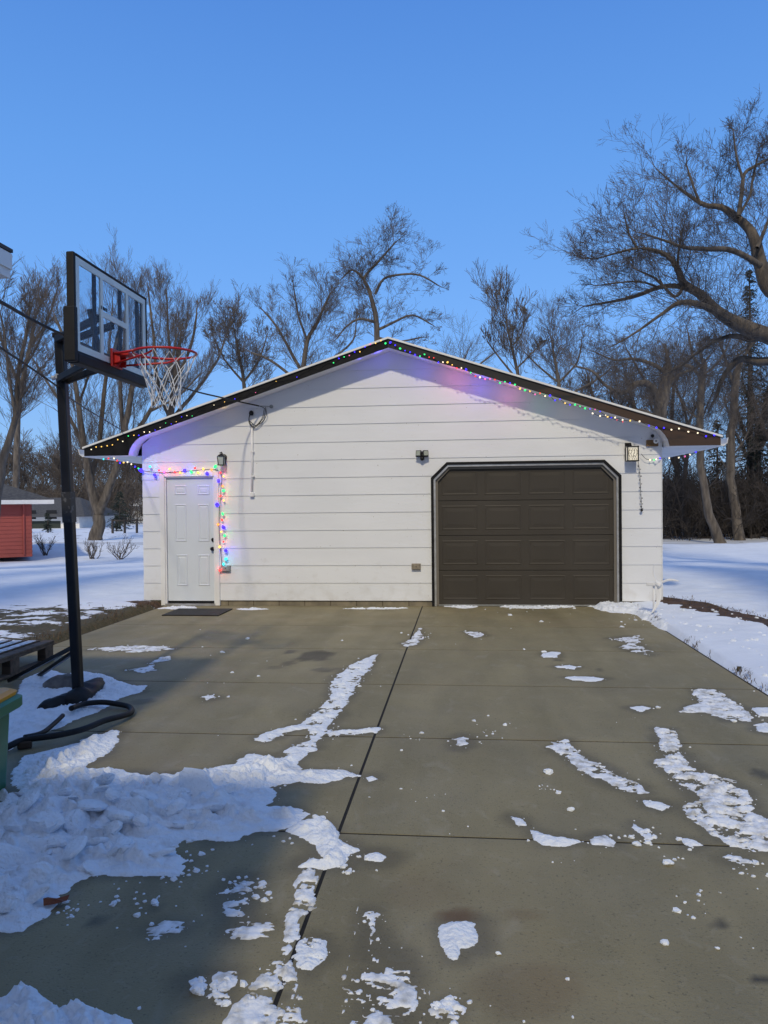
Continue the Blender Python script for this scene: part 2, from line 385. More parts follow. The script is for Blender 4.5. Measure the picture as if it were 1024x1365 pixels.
ca = ground.data.color_attributes.new('cover', 'FLOAT_COLOR', 'POINT')
ca.data.foreach_set('color', np.stack([R_, G_, B_, np.ones_like(R_)], -1).astype(np.float32).ravel())
# snow-covered street crossing behind the garage
M_road = mat('packed_road_snow', (.66, .68, .72), .6, (.46, .47, .50), 2.2, 8, .3, 20, stretch=(.12, 1.6, 1), lo=.38, hi=.66)
xs = np.linspace(-160, 160, 161); mb = MB()
for i, x in enumerate(xs): mb.v += [(x, 38.6, th(x, 38.6)+.05), (x, 41.5, -0.70), (x, 44.6, th(x, 44.6)+.05)]
for i in range(len(xs)-1): mb.f += [(i*3, i*3+3, i*3+4, i*3+1), (i*3+1, i*3+4, i*3+5, i*3+2)]
tag(mb.build('road', M_road), kind='structure')

# ------------------------------------------------------------------ garage
D = 11.8; XL, XR, XC = -5.07, 2.975, -1.07; YF = 11.48
ZB, BH = .045, .275
PK = at(511, 451, YF); RZ = PK.z                  # outer peak of the roof
TIPL = at(113, 597, YF).x; TIPR = 2*XC-TIPL; TZ = at(113, 597, YF).z
SLP = (RZ-TZ)/(XC-TIPL)
garage = empty('garage', (XC, D, 0), 'white lap-sided detached garage with dark low-pitched gable and one brown overhead door', 'garage')
def rooftop(x): return RZ-SLP*abs(x-XC)
GX0, GX1, GZ = -.405, 2.335, 2.12; CH = .21         # garage door opening
EX0, EX1, EZ = -4.70, -3.845, 2.09
def gable_x(z):                                    # half width of the wall at height z
    return min((RZ-.05-z)/SLP, 99)
mb = MB()
def strip(z0, z1, zb, a0, b0, a1, b1):
    def yy(z): return D-.014+.010*(z-zb)/BH
    ya, yb = yy(z0), yy(z1)
    mb.add([(a0, ya, z0), (b0, ya, z0), (b1, yb, z1), (a1, yb, z1), (a0, D+.05, z0), (b0, D+.05, z0), (b1, D+.05, z1), (a1, D+.05, z1)],
           [(0, 1, 2, 3), (4, 5, 1, 0), (0, 3, 7, 4), (1, 5, 6, 2)])
k = 0
while ZB+k*BH < RZ-.08:
    zb = ZB+k*BH; zt = min(zb+BH, RZ-.055); cuts = sorted({zb, zt, *[c for c in (2.0, EZ, GZ-CH, GZ, 2.45) if zb < c < zt]})
    for z0, z1 in zip(cuts[:-1], cuts[1:]):
        if z1-z0 < 1e-4: continue
        zm = (z0+z1)/2
        def ends(z):
            if zm < 2.55: return XL, XR
            hw = gable_x(z); return max(XL, XC-hw), min(XR, XC+hw)
        l0, r0 = ends(z0); l1, r1 = ends(z1)
        segs = [(l0, l1)]; cur = [(l0, l1)]
        edges = [(l0, l1)]
        if zm < EZ: edges += [(EX0, EX0), (EX1, EX1)]
        if zm < GZ:
            cc0 = max(0, z0-(GZ-CH)); cc1 = max(0, z1-(GZ-CH))
            edges += [(GX0+cc0, GX0+cc1), (GX1-cc0, GX1-cc1)]
        edges += [(r0, r1)]
        for q in range(0, len(edges), 2):
            strip(z0, z1, zb, edges[q][0], edges[q+1][0], edges[q][1], edges[q+1][1])
    k += 1
wall = mb.build('wall', M_siding, garage)
# side/back walls, interior darkness
mb = MB(); mb.box(XL+.006, XL+.1, D+.06, D+7.3, ZB, 2.5); mb.box(XR-.1, XR-.006, D+.06, D+7.3, ZB, 2.5)
mb.prism([(XL+.1, ZB), (XR-.1, ZB), (XR-.1, 2.5), (XC, RZ-.25), (XL+.1, 2.5)], D+7.2, D+7.3)
mb.build('side_walls', M_siding, garage)
# corner boards reading as overlapping siding ends, a nail-rust row
mb = MB()
for i in range(9):
    z = ZB+i*BH; mb.box(XR+.001, XR+.014, D-.018, D+7.3, z, z+BH-.004)
mb.build('corner_trim', M_siding, garage)
def grime(m):
    N = m.node_tree.nodes; L = m.node_tree.links; p = N['Principled BSDF']; src = p.inputs['Base Color'].links[0].from_socket
    g_ = N.new('ShaderNodeNewGeometry'); sx_ = N.new('ShaderNodeSeparateXYZ'); L.new(g_.outputs['Position'], sx_.inputs[0])
    r = N.new('ShaderNodeMapRange'); r.inputs[1].default_value = .05; r.inputs[2].default_value = .75; r.inputs[3].default_value = .22; r.inputs[4].default_value = 0; L.new(sx_.outputs[2], r.inputs[0])
    n = N.new('ShaderNodeTexNoise'); n.inputs['Scale'].default_value = 5; n.inputs['Detail'].default_value = 9; L.new(g_.outputs['Position'], n.inputs['Vector'])
    a = N.new('ShaderNodeMath'); L.new(n.outputs[0], a.inputs[0]); L.new(r.outputs[0], a.inputs[1])
    r2 = N.new('ShaderNodeMapRange'); r2.inputs[1].default_value = .66; r2.inputs[2].default_value = .9; r2.inputs[4].default_value = .30; L.new(a.outputs[0], r2.inputs[0])
    x = N.new('ShaderNodeMix'); x.data_type = 'RGBA'; L.new(r2.outputs[0], x.inputs[0]); L.new(src, x.inputs[6]); x.inputs[7].default_value = (.42, .39, .34, 1)
    n3 = N.new('ShaderNodeTexNoise'); n3.inputs['Scale'].default_value = 38; n3.inputs['Detail'].default_value = 2; L.new(g_.outputs['Position'], n3.inputs['Vector'])
    r3 = N.new('ShaderNodeMapRange'); r3.inputs[1].default_value = .735; r3.inputs[2].default_value = .76; r3.inputs[4].default_value = .8; L.new(n3.outputs[0], r3.inputs[0])
    x3 = N.new('ShaderNodeMix'); x3.data_type = 'RGBA'; L.new(r3.outputs[0], x3.inputs[0]); L.new(x.outputs[2], x3.inputs[6]); x3.inputs[7].default_value = (.20, .15, .11, 1)
    L.new(x3.outputs[2], p.inputs['Base Color'])
M_front = mat('front_siding', (.77, .79, .83), .5, (.73, .75, .79), 1.1, 7, .15, 40, bdist=.002, stretch=(1, 1, 2.5)); grime(M_front)
wall.data.materials[0] = M_front
# foundation
def block_mat():
    m = mat('foundation_blocks', (.26, .225, .165), .85, (.16, .14, .105), 7, 8, .5, 50, bdist=.004)
    N = m.node_tree.nodes; L = m.node_tree.links; p = N['Principled BSDF']; src = p.inputs['Base Color'].links[0].from_socket
    br = N.new('ShaderNodeTexBrick'); br.inputs['Scale'].default_value = 1.0; br.inputs['Brick Width'].default_value = .41
    br.inputs['Row Height'].default_value = .4; br.inputs['Mortar Size'].default_value = .008; br.offset = 0
    br.inputs['Color1'].default_value = br.inputs['Color2'].default_value = (1, 1, 1, 1); br.inputs['Mortar'].default_value = (.45, .42, .38, 1)
    g_ = N.new('ShaderNodeNewGeometry'); L.new(g_.outputs['Position'], br.inputs['Vector'])
    x = N.new('ShaderNodeMix'); x.data_type = 'RGBA'; x.blend_type = 'MULTIPLY'; x.inputs[0].default_value = 1
    L.new(src, x.inputs[6]); L.new(br.outputs[0], x.inputs[7]); L.new(x.outputs[2], p.inputs['Base Color']); return m
M_fb = block_mat()
for a, b in ((XL+.02, EX0), (EX1, GX0-.05), (GX1+.05, XR-.02)): MB().box(a, b, D+.012, D+.16, -.3, ZB+.01).build('foundation', M_fb, garage)

# overhead door frame
def door_outline(o):
    c = CH+o*.25
    return [(GX0-o, -.035), (GX0-o, GZ-CH+o*.55), (GX0+CH-o*.4, GZ+o), (GX1-CH+o*.4, GZ+o), (GX1+o, GZ-CH+o*.55), (GX1+o, -.035)]
def band(mb, o0, o1, y0, y1):
    a = door_outline(o0); b = door_outline(o1)
    for i in range(len(a)-1):
        q = [a[i], a[i+1], b[i+1], b[i]]
        mb.prism(q, y0, y1)
mb = MB(); band(mb, .056, .014, D-.045, D+.03); blk = mb.build('garage_door_frame', M_black, garage)
mb = MB(); band(mb, .014, -.014, D-.030, D+.03); mb.build('weather_strip', M_alu, blk)
mb = MB(); band(mb, -.014, -.05, D+.012, D+.05); mb.build('door_stop', mat('door_stop_paint', (.16, .145, .125), .6), blk)
# overhead door: four sections, sixteen raised panels
gd = MB(); yd = D+.055; SH = (GZ+.0-(-.03))/4.0
for s in range(4):
    z0 = -.03+s*SH; gd.box(GX0-.02, GX1+.02, yd, yd+.045, z0+.004, z0+SH-.004)
    gd.box(GX0-.02, GX1+.02, yd+.012, yd+.04, z0-.004, z0+.004)
gdo = gd.build('garage_door', M_gdoor, garage, bevel=.003)
PW = (GX1-GX0-.10)/4
for s in range(4):
    for c in range(4):
        x0 = GX0+.05+c*PW+.055; x1 = x0+PW-.11; z0 = -.03+s*SH+.085; z1 = z0+SH-.16
        m2 = MB()
        def fr(i, y): return [(x0+i, y, z0+i), (x1-i, y, z0+i), (x1-i, y, z1-i), (x0+i, y, z1-i)]
        vs = fr(0, yd-.0003)+fr(.010, yd-.0034)+fr(.017, yd-.0034)+fr(.030, yd-.0004)+fr(.045, yd-.0005)+fr(.09, yd-.0036)
        fs = []
        for q in range(5):
            for e in range(4): fs.append((q*4+e, q*4+(e+1) % 4, q*4+4+(e+1) % 4, q*4+4+e))
        fs.append((20, 21, 22, 23)); m2.add(vs, fs)
        m2.build('door_panel', M_gdoor, gdo)
m2 = MB(); m2.box(GX0-.01, GX1+.01, yd-.012, yd+.0, -.036, -.018); m2.build('bottom_seal', M_grey, gdo)
# entry door
fm = MB()
fx0, fx1 = at(215, 700, D).x, at(293, 700, D).x
fz = at(250, 629, D).z
fm.box(fx0, fx0+.075, D-.05, D+.02, -.035, fz); fm.box(fx1-.075, fx1, D-.05, D+.02, -.035, fz); fm.box(fx0+.075, fx1-.075, D-.048, D+.02, fz-.075, fz)
fm.box(fx0+.075, fx0+.095, D-.03, D+.06, -.03, fz-.075); fm.box(fx1-.095, fx1-.075, D-.03, D+.06, -.03, fz-.075); fm.box(fx0+.095, fx1-.095, D-.03, D+.06, fz-.095, fz-.075)
dframe = fm.build('door_frame', M_white, garage, bevel=.004)
m2 = MB(); m2.box(fx0+.075, fx1-.075, D-.07, D+.05, -.036, -.005); m2.build('threshold', M_alu, dframe)
ex0, ex1, ez0, ez1 = fx0+.099, fx1-.099, .004, fz-.099
m2 = MB(); ye = D+.004; m2.box(ex0, ex1, ye, ye+.045, ez0, ez1); edoor = m2.build('entry_door', M_door, garage, bevel=.003)
m2 = MB(); m2.box(ex0, ex1, ye-.006, ye, ez0-.001, ez0+.03); m2.build('door_sweep', M_black, edoor)
def P2(px, py): q = at(px, py, ye); return q.x, q.z
for (a, b, c, d) in [(310,378,372,425),(440,510,372,425),(312,382,478,690),(442,510,478,690),(322,388,765,942),(444,512,765,942)]:
    x0, z1 = P2(160+a/4.267, 560+c/4.267); x1, z0 = P2(160+b/4.267, 560+d/4.267); m2 = MB()
    def fr(i, y): return [(x0+i, y, z0+i), (x1-i, y, z0+i), (x1-i, y, z1-i), (x0+i, y, z1-i)]
    vs = fr(0, ye-.0005)+fr(.008, ye-.009)+fr(.016, ye-.010)+fr(.026, ye-.0008)+fr(.034, ye-.0008)+fr(.05, ye-.006); fs = []
    for q in range(5):
        for e in range(4): fs.append((q*4+e, q*4+(e+1) % 4, q*4+4+(e+1) % 4, q*4+4+e))
    fs.append((20, 21, 22, 23)); m2.add(vs, fs).build('door_panel', M_door, edoor)
MY = Matrix.Rotation(math.pi/2, 3, 'X')     # local z -> -y
for nm, (px, py) in (('deadbolt', (284.5, 719.5)), ('door_knob', (284.0, 731.5))):
    q = at(px, py, ye); m2 = MB()
    pr = [(.032, 0), (.032, .012), (.014, .016), (.014, .03), (.028, .038), (.030, .055), (.018, .066)] if nm == 'door_knob' else [(.031, 0), (.031, .018), (.024, .026), (.008, .028)]
    m2.lathe((q.x, ye, q.z), pr, 16, MY).build(nm, M_metalb, edoor, smooth=False)
# roof, fascia, soffit
cl = [at(*p, YF) for p in ((193, 580), (186, 583), (181, 587), (176.5, 592.5), (173, 599), (171, 607.5))]
ZS = (cl[-1].z+at(890, 594, YF).z)/2
dxs = [XC-c.x for c in cl]; zs = [c.z for c in cl]; zs[-1] = ZS
# lower outline of the fascia face, symmetric about the ridge, rake width .17
RW = .14
low = [(0, RZ-RW)]+[(dxs[0]-.35, RZ-RW-SLP*(dxs[0]-.35))]+list(zip(dxs, zs))+[(XC-TIPL, ZS)]
half = lambda s, pts: [(XC+s*x, z) for x, z in pts]
def fascia(s, m, nm):
    outl = half(s, low); top = [(XC+s*(XC-TIPL), rooftop(TIPL)-.02), (XC, RZ-.02)]
    n = len(outl); m2 = MB()
    # quads between the lower outline and the rake line keep the faces convex
    for i in range(n-1):
        a, b = outl[i], outl[i+1]
        ta, tb = (a[0], rooftop(a[0])-.02), (b[0], rooftop(b[0])-.02)
        m2.prism([a, b, tb, ta], YF-.02, YF+.005)
    return m2.build(nm, m, garage)
fasL = fascia(-1, M_black, 'fascia')
M_fasR = mat('fascia_peeling', (.007, .007, .009), .6, (.050, .026, .016), 3, 10, .3, 40, stretch=(1, 1, 4), bdist=.003)
def grad_fascia(m):
    N = m.node_tree.nodes; L = m.node_tree.links; p = N['Principled BSDF']; mx = [n for n in N if n.type == 'MIX'][0]
    g_ = N.new('ShaderNodeNewGeometry'); s = N.new('ShaderNodeSeparateXYZ'); L.new(g_.outputs['Position'], s.inputs[0])
    r = N.new('ShaderNodeMapRange'); r.inputs[1].default_value = .4; r.inputs[2].default_value = 2.2; r.inputs[3].default_value = -.3; r.inputs[4].default_value = .18
    L.new(s.outputs[0], r.inputs[0]); old = mx.inputs[0].links[0].from_node; no = old.inputs[0].links[0].from_socket
    a = N.new('ShaderNodeMath'); L.new(no, a.inputs[0]); L.new(r.outputs[0], a.inputs[1]); L.new(a.outputs[0], old.inputs[0])
grad_fascia(M_fasR)
fasR = fascia(1, M_fasR, 'fascia'); fasR['label'] = 'fascia with brown wood showing through worn black paint'
m2 = MB(); outl = half(-1, low)[::-1][0:-1]+half(1, low)      # soffit: lower outline swept back to the wall / along the eaves
n = len(outl)
for i in range(n-1):
    a, b = outl[i], outl[i+1]; d = .012
    m2.add([(a[0], YF+.005, a[1]), (b[0], YF+.005, b[1]), (b[0], D+.03, b[1]), (a[0], D+.03, a[1]),
            (a[0], YF+.005, a[1]+d), (b[0], YF+.005, b[1]+d), (b[0], D+.03, b[1]+d), (a[0], D+.03, a[1]+d)], [(0, 3, 2, 1), (4, 5, 6, 7)])
for s in (-1, 1):
    xa, xb = (XL-.016, TIPL) if s < 0 else (XR+.016, TIPR)
    m2.box(min(xa, xb), max(xa, xb), D+.03, D+7.5, ZS, ZS+.012)
soffit = m2.build('soffit', M_soffit, garage)
m2 = MB()
for s in (-1, 1):
    e = (XC+s*(XC-TIPL-.0)); pts = [(XC, RZ), (e, rooftop(TIPL)), (e, rooftop(TIPL)-.02), (XC, RZ-.02)]
    if s > 0: pts = pts[::-1]
    m2.prism(pts, YF-.03, D+7.6)
roof = m2.build('roof', M_shingle, garage)
m2 = MB()
for s in (-1, 1):
    e = (XC+s*(XC-TIPL+.02)); pts = [(XC, RZ+.016), (e, rooftop(TIPL)+.010), (e, rooftop(TIPL)-.018), (XC, RZ-.013)]
    if s > 0: pts = pts[::-1]
    m2.prism(pts, YF-.045, YF-.0305)
m2.build('drip_edge', M_white, roof)
for s in (-1, 1):
    x0 = XC+s*(XC-TIPL); m2 = MB()
    prof = [(0, 0), (0, -.11), (.05, -.12), (.10, -.08), (.115, 0), (.105, 0), (.09, -.075), (.05, -.105), (.012, -.1), (.012, 0)]
    m2.prism([(x0+s*(.005+a), TZ-.02+b) for a, b in prof], YF+.02, D+7.5)
    m2.build('gutter', M_white, roof)
# ------------------------------------------------------------------ things on the garage wall
def small_outlet(px, py, wp, hp, m, label, nm='outlet_box', cat='outlet box'):
    a = at(px-wp/2, py+hp/2, D); b = at(px+wp/2, py-hp/2, D)
    t = empty(nm, ((a.x+b.x)/2, D-.02, a.z), label, cat)
    m2 = MB(); m2.box(a.x, b.x, D-.055, D-.004, a.z, b.z); m2.build('box', m, t, bevel=.006)
    m2 = MB(); m2.box(a.x+.01, b.x-.01, D-.064, D-.055, a.z+.008, b.z-.008); c = m2.build('cover', m, t, bevel=.004)
    m2 = MB(); m2.lathe(((a.x+b.x)/2, D-.064, (a.z+b.z)/2), [(.008, 0), (.008, .003)], 8, MY); m2.build('screw', M_metalb, c)
small_outlet(302, 757.5, 12, 8, M_grey, 'grey outlet box at the bottom of the light string beside the entry door')
small_outlet(555, 755, 12, 8, M_beige, 'tan outlet box on the siding just left of the overhead door')

# white conduit
q0, q1 = at(336, 565, D-.03), at(336, 658, D-.03)
cd = empty('conduit', (q0.x, D-.03, q1.z), 'thin white vertical conduit between the entry door and the gable cables', 'conduit')
MB().tube([(q0.x, D-.035, q0.z), (q0.x-.004, D-.035, (q0.z+q1.z)/2), (q1.x, D-.035, q1.z)], .017, 10).build('pipe', M_white, cd, smooth=True)
m2 = MB(); m2.box(q1.x-.035, q1.x+.035, D-.062, D-.002, q1.z-.05, q1.z+.02); m2.build('fitting', M_white, cd, bevel=.012)
for z in (.25, .6, .95): zz = q1.z+z*(q0.z-q1.z); MB().box(q0.x-.03, q0.x+.03, D-.054, D-.004, zz-.01, zz+.01).build('strap', M_white, cd)

# wall lantern by the entry door
def lantern_left():
    c = at(295.5, 613, D-.10); t = empty('wall_lantern', (c.x, D-.02, c.z), 'small black coach lantern mounted above the right corner of the entry door', 'wall lantern')
    b = at(298.5, 610, D); m2 = MB(); m2.lathe((b.x, D-.004, b.z), [(.055, 0), (.055, .012), (.04, .022), (.012, .03)], 20, MY); m2.build('backplate', M_metalb, t)
    m2 = MB(); top = c.z+.11
    m2.tube([(b.x, D-.02, b.z), (b.x, D-.05, b.z+.045), (c.x, D-.10, top+.01), (c.x-.02, D-.125, top-.005)], .009, 8); m2.build('arm', M_metalb, t, smooth=True)
    m2 = MB(); w2 = .052; h2 = .075
    for sx in (-1, 1):
        for sy in (-1, 1): m2.beam((c.x+sx*w2*.82, c.y+sy*w2*.82, c.z-h2), (c.x+sx*w2, c.y+sy*w2, c.z+h2*.7), .011, .011)
    m2.box(c.x-w2-.004, c.x+w2+.004, c.y-w2-.004, c.y+w2+.004, c.z-h2-.012, c.z-h2)
    m2.lathe((c.x, c.y, c.z+h2*.7), [(.078, 0), (.066, .016), (.032, .035), (.008, .05)], 4, Matrix.Rotation(math.pi/4, 3, 'Z'))
    fr_ = m2.build('lantern_frame', M_metalb, t)
    m2 = MB(); m2.box(c.x-w2*.8, c.x+w2*.8, c.y-w2*.8, c.y+w2*.8, c.z-h2, c.z+h2*.7)
    gl = mat('lantern_glass', (.5, .55, .55), .12, (.40, .45, .45), 10, 3); m2.build('glass', gl, fr_)
lantern_left()
def lantern_right():
    c = at(842.5, 605, D-.12); t = empty('wall_lantern', (c.x, D-.02, c.z), 'boxy black wall lantern with pale patterned glass right of the overhead door', 'wall lantern')
    b = at(836.5, 602, D); m2 = MB(); m2.box(b.x-.04, b.x+.05, D-.04, D-.004, b.z-.09, b.z+.13); m2.build('backplate', M_metalb, t, bevel=.006)
    w2, h2 = .075, .105; m2 = MB()
    for sx in (-1, 1):
        for sy in (-1, 1): m2.box(c.x+sx*w2-.008, c.x+sx*w2+.008, c.y+sy*w2-.008, c.y+sy*w2+.008, c.z-h2, c.z+h2)
    for z in (-h2, h2): m2.box(c.x-w2-.01, c.x+w2+.01, c.y-w2-.01, c.y+w2+.01, c.z+z-.008, c.z+z+.008)
    m2.lathe((c.x-.02, c.y, c.z+h2+.008), [(.02, 0), (.02, .02), (.008, .035)], 10)
    m2.box(c.x-.02, c.x+.02, c.y+w2, D-.03, c.z+h2*.6, c.z+h2*.8)
    f_ = m2.build('lantern_frame', M_metalb, t)
    m2 = MB(); m2.box(c.x-w2+.004, c.x+w2-.004, c.y-w2+.004, c.y+w2-.004, c.z-h2+.008, c.z+h2-.008)
    m2.build('glass', mat('pale_glow_glass', (.75, .72, .62), .4, emit=(1, .9, .7), estr=.28), f_)  # faint emission stands in for sky reflected in the pale pane
    m2 = MB(); r = random.Random(3); y = c.y-w2+.0015
    for i in range(4):
        x = c.x-w2*.7+i*.034; pts = [(x+.012*math.sin(j*1.9+i), y, c.z-h2*.85+j*.042) for j in range(5)]
        m2.tube(pts, .0028, 5)
        for j in range(1, 4): m2.tube([pts[j], (pts[j][0]+r.choice((-1, 1))*.022, y, pts[j][2]+.02)], .0022, 5)
    m2.build('glass_pattern', M_metalb, f_)
lantern_right()
def flood():
    c = at(563, 606, D-.05); t = empty('motion_floodlight', (c.x, D-.02, c.z), 'black twin-head motion floodlight on the wall above the overhead door', 'floodlight')
    m2 = MB(); m2.lathe((c.x, D-.004, c.z), [(.05, 0), (.05, .02), (.03, .035)], 16, MY); m2.build('mount', M_metalb, t)
    for s in (-1, 1):
        R = Matrix.Rotation(s*.35, 3, 'Z') @ Matrix.Rotation(-.15, 3, 'X'); cc = Vector((c.x+s*.052, D-.095, c.z+.012))
        m2 = MB(); m2.obox(cc, .085, .04, .10, R); m2.beam((c.x, D-.04, c.z), cc, .02, .02); h = m2.build('lamp_head', M_metalb, t, bevel=.006)
        m2 = MB(); m2.obox(cc+R@Vector((0, -.021, .004)), .066, .003, .07, R); m2.build('lens', mat('flood_lens', (.42, .46, .40), .25, (.3, .33, .28), 80, 2), h)
    m2 = MB(); m2.box(c.x-.02, c.x+.02, D-.075, D-.03, c.z-.05, c.z+.02); m2.ball((c.x, D-.075, c.z-.062), .034, 12); m2.build('sensor', M_metalb, t, smooth=True)
flood()
def wallcam():
    c = at(869.5, 590.5, D-.02); t = empty('security_camera', (c.x, D, c.z), 'round white camera on a brown wood block under the right eave', 'camera')
    m2 = MB(); m2.box(c.x-.085, c.x+.085, D-.045, D-.004, c.z-.05, c.z+.045); m2.build('mounting_block', mat('block_wood', (.22, .13, .06), .8, (.12, .07, .03), 20, 6, .3, 60), t, bevel=.004)
    q = at(874.5, 588, D-.09); m2 = MB(); m2.lathe((q.x, D-.045, q.z), [(.018, 0), (.02, .03), (.036, .04), (.036, .06), (.028, .066)], 16, MY); h = m2.build('camera_body', M_white, t)
    m2 = MB(); m2.lathe((q.x, D-.111, q.z), [(.018, 0), (.014, .004)], 12, MY); m2.build('camera_lens', M_grey, h)
    q2 = at(870, 581, D-.05); m2 = MB(); m2.ball((q2.x, D-.05, q2.z), .026, 12); m2.build('cable_plug', M_metalb, t, smooth=True)
wallcam()

# cables
def path_w(pts): return [at(px, py, Y) for px, py, Y in pts]
def spline(pts, n=8):
    P = [Vector(p) for p in pts]; out = []
    for i in range(len(P)-1):
        p0 = P[max(i-1, 0)]; p1 = P[i]; p2 = P[i+1]; p3 = P[min(i+2, len(P)-1)]
        for j in range(n):
            t = j/n; out.append(.5*((2*p1)+(p2-p0)*t+(2*p0-5*p1+4*p2-p3)*t*t+(3*p1-p0-3*p2+p3)*t**3))
    return out+[P[-1]]
c = path_w([(-60, 370, 3.2), (0, 402, 3.9), (90, 449, 5.6), (240, 515, 9.2), (300, 531, 10.9), (345, 541, 11.68)])
tag(MB().tube(spline(c), .011, 8).build('service_cable', M_rubber, smooth=True), 'thick black overhead cable running past the backboard to the garage gable', 'cable')
c = path_w([(-60, 425, 3.3), (0, 463, 4.2), (75, 514, 5.8), (115, 545, 8.0), (190, 588, 14), (260, 622, 22)])
tag(MB().tube(spline(c), .007, 6).build('overhead_wire', M_rubber, smooth=True), 'thin lower wire sagging behind the hoop pole', 'wire')
cc = empty('cable_coil', at(345, 545, D), 'tangled black cable loops and insulator on the gable above the white conduit', 'cable coil')
m2 = MB(); Yc = D-.05
for pts in ([(345,541),(353,545),(352,555),(345,565),(338,570),(332,563),(333,552),(336,550)],
            [(352,546),(350,556),(343,566),(336,568),(332,558),(335,551)],
            [(354,543),(355,553),(350,562),(341,567),(334,562)]):
    m2.tube(spline([at(a, b, Yc-.02*i % .04) for i, (a, b) in enumerate(pts)], 5), .0055, 6)
m2.build('cable_loops', M_rubber, cc, smooth=True)
q = at(335, 551, D-.03); m2 = MB(); m2.lathe((q.x, D-.03, q.z-.03), [(.03, 0), (.038, .03), (.03, .06), (.01, .075)], 12); m2.build('weather_head', M_rubber, cc)
q = at(362, 542, D-.03); m2 = MB(); m2.lathe((q.x, D-.004, q.z), [(.012, 0), (.012, .02), (.028, .024), (.028, .05), (.016, .055)], 12, MY); m2.tube([at(345, 541, D-.1), (q.x, D-.04, q.z)], .006, 6)
m2.build('insulator', M_grey, cc)

# ------------------------------------------------------------------ string lights
def bm(name, col, s): return mat(name, tuple(.6*c for c in col), .4, emit=col, estr=s)
BE = {'b': (.04, .02, 1.0), 'g': (.02, .50, .12), 'r': (.60, .03, .03), 'y': (.62, .36, .07), 'c': (.03, .45, .50), 'w': (.62, .52, .36), 'p': (.5, .08, .25), 'o': (.62, .17, .03)}
BC = {'b': (.10, .08, 1.0), 'g': (.05, 1.0, .22), 'r': (1.0, .06, .05), 'y': (1.0, .62, .16), 'c': (.05, .8, 1.0), 'w': (1.0, .86, .62), 'p': (1, .2, .5), 'o': (1, .35, .08)}
BM = {k: bm('bulb_'+{'b': 'blue', 'g': 'green', 'r': 'red', 'y': 'yellow', 'c': 'cyan', 'w': 'warm_white', 'p': 'pink', 'o': 'orange'}[k], v, 2.6) for k, v in BE.items()}
def bulb(t, p, k, r):
    m2 = MB(); m2.lathe(p, [(r*.35, -r*1.1), (r, -r*.5), (r*1.05, 0), (r*.75, r*.8), (r*.2, r*1.3)], 6, Matrix.Rotation(rn.uniform(-1.2, 1.2), 3, 'X')@Matrix.Rotation(rn.uniform(-1.2, 1.2), 3, 'Y'))
    o = m2.build('bulb', BM[k], t, smooth=True); return o
def glow(t, p, k, watts, r=.012):
    l = bpy.data.lights.new('bulb_light', 'POINT'); l.energy = watts; l.color = BC[k]; l.shadow_soft_size = r
    o = bpy.data.objects.new('bulb_light', l); COL.objects.link(o); o.parent = t; o.location = Vector(p)-Vector(WO[t.name])
def strand(label, wpts, bulbs, wire_r=.0035, group='strings of holiday lights'):
    t = empty('string_lights', wpts[0], label, 'string lights')
    MB().tube(wpts, wire_r, 5).build('wire', M_rubber, t, smooth=True)
    for p, k, r in bulbs: bulb(t, p, k, r)
    return t
rn = random.Random(11)
def along(path, step):
    out = []; acc = 0
    for a, b in zip(path[:-1], path[1:]):
        n = max(1, int((Vector(b)-Vector(a)).length/step))
        for i in range(n): out.append(Vector(a).lerp(Vector(b), i/n))
    return out+[Vector(path[-1])]
YB = YF-.034
# left rake
path = along([at(x, y, YB) for x, y in ((508, 455), (452, 480), (300, 537), (200, 574), (122, 601))], .085)
W_, B_l = [], []
for i, p in enumerate(path):
    p = p+Vector((0, rn.uniform(-.01, .01), rn.uniform(-.03, .03)+.004)); W_.append(p)
    frac = i/len(path)
    k = rn.choice('ywwbgyc' if frac > .5 else 'bgrpywy')
    big = frac < .17 or frac > .78
    if .17 < frac < .66 and rn.random() < .6: continue
    B_l.append((p+Vector((0, -.012, 0)), k, .009 if big else .0058))
sL = strand('string of small holiday lights along the black left rake of the roof', spline(W_, 2), B_l)
# right rake
path = along([at(x, y, YB) for x, y in ((514, 456), (560, 474), (640, 502), (720, 527), (800, 551), (830, 561))], .072)
W_, B_l = [], []
seq = 'bgrypgbrgywbrgpb'
for i, p in enumerate(path):
    frac = i/len(path); p = p+Vector((0, rn.uniform(-.01, .01), rn.uniform(-.03, .035)+.008)); W_.append(p)
    B_l.append((p+Vector((0, -.012, 0)), rn.choice(seq), rn.choice((.009, .011, .0145)) if frac < .85 else .0075))
sR = strand('string of bright coloured holiday lights along the upper right rake of the roof', spline(W_, 2), B_l)
path = along([at(x, y, YB) for x, y in ((790, 553), (840, 562), (865, 570), (885, 575), (905, 576), (930, 581), (952, 583))], .095)
W_ = [p+Vector((0, 0, rn.uniform(-.02, .03)+.02)) for p in path]
sR2 = strand('sparse string of tiny lights on the brown lower end of the right rake', spline(W_, 2), [(p+Vector((0, -.012, 0)), rn.choice('wybwb'), .0115) for p in W_])
# glow onto wall and soffit
for px, py, k, e in ((505, 472, 'b', .5), (560, 489, 'b', .7), (600, 499, 'p', .5), (640, 513, 'b', 1.0), (615, 507, 'p', .5), (680, 526, 'p', .7), (720, 537, 'g', .15), (760, 550, 'y', .12)):
    glow(sR, at(px, py, D-.28), k, e, .03)
for px, py, k, e in ((480, 480, 'b', .15), (300, 548, 'y', .10), (200, 590, 'b', .45), (182, 601, 'b', .4), (240, 574, 'b', .2)):
    glow(sL, at(px, py, D-.25), k, e, .03)
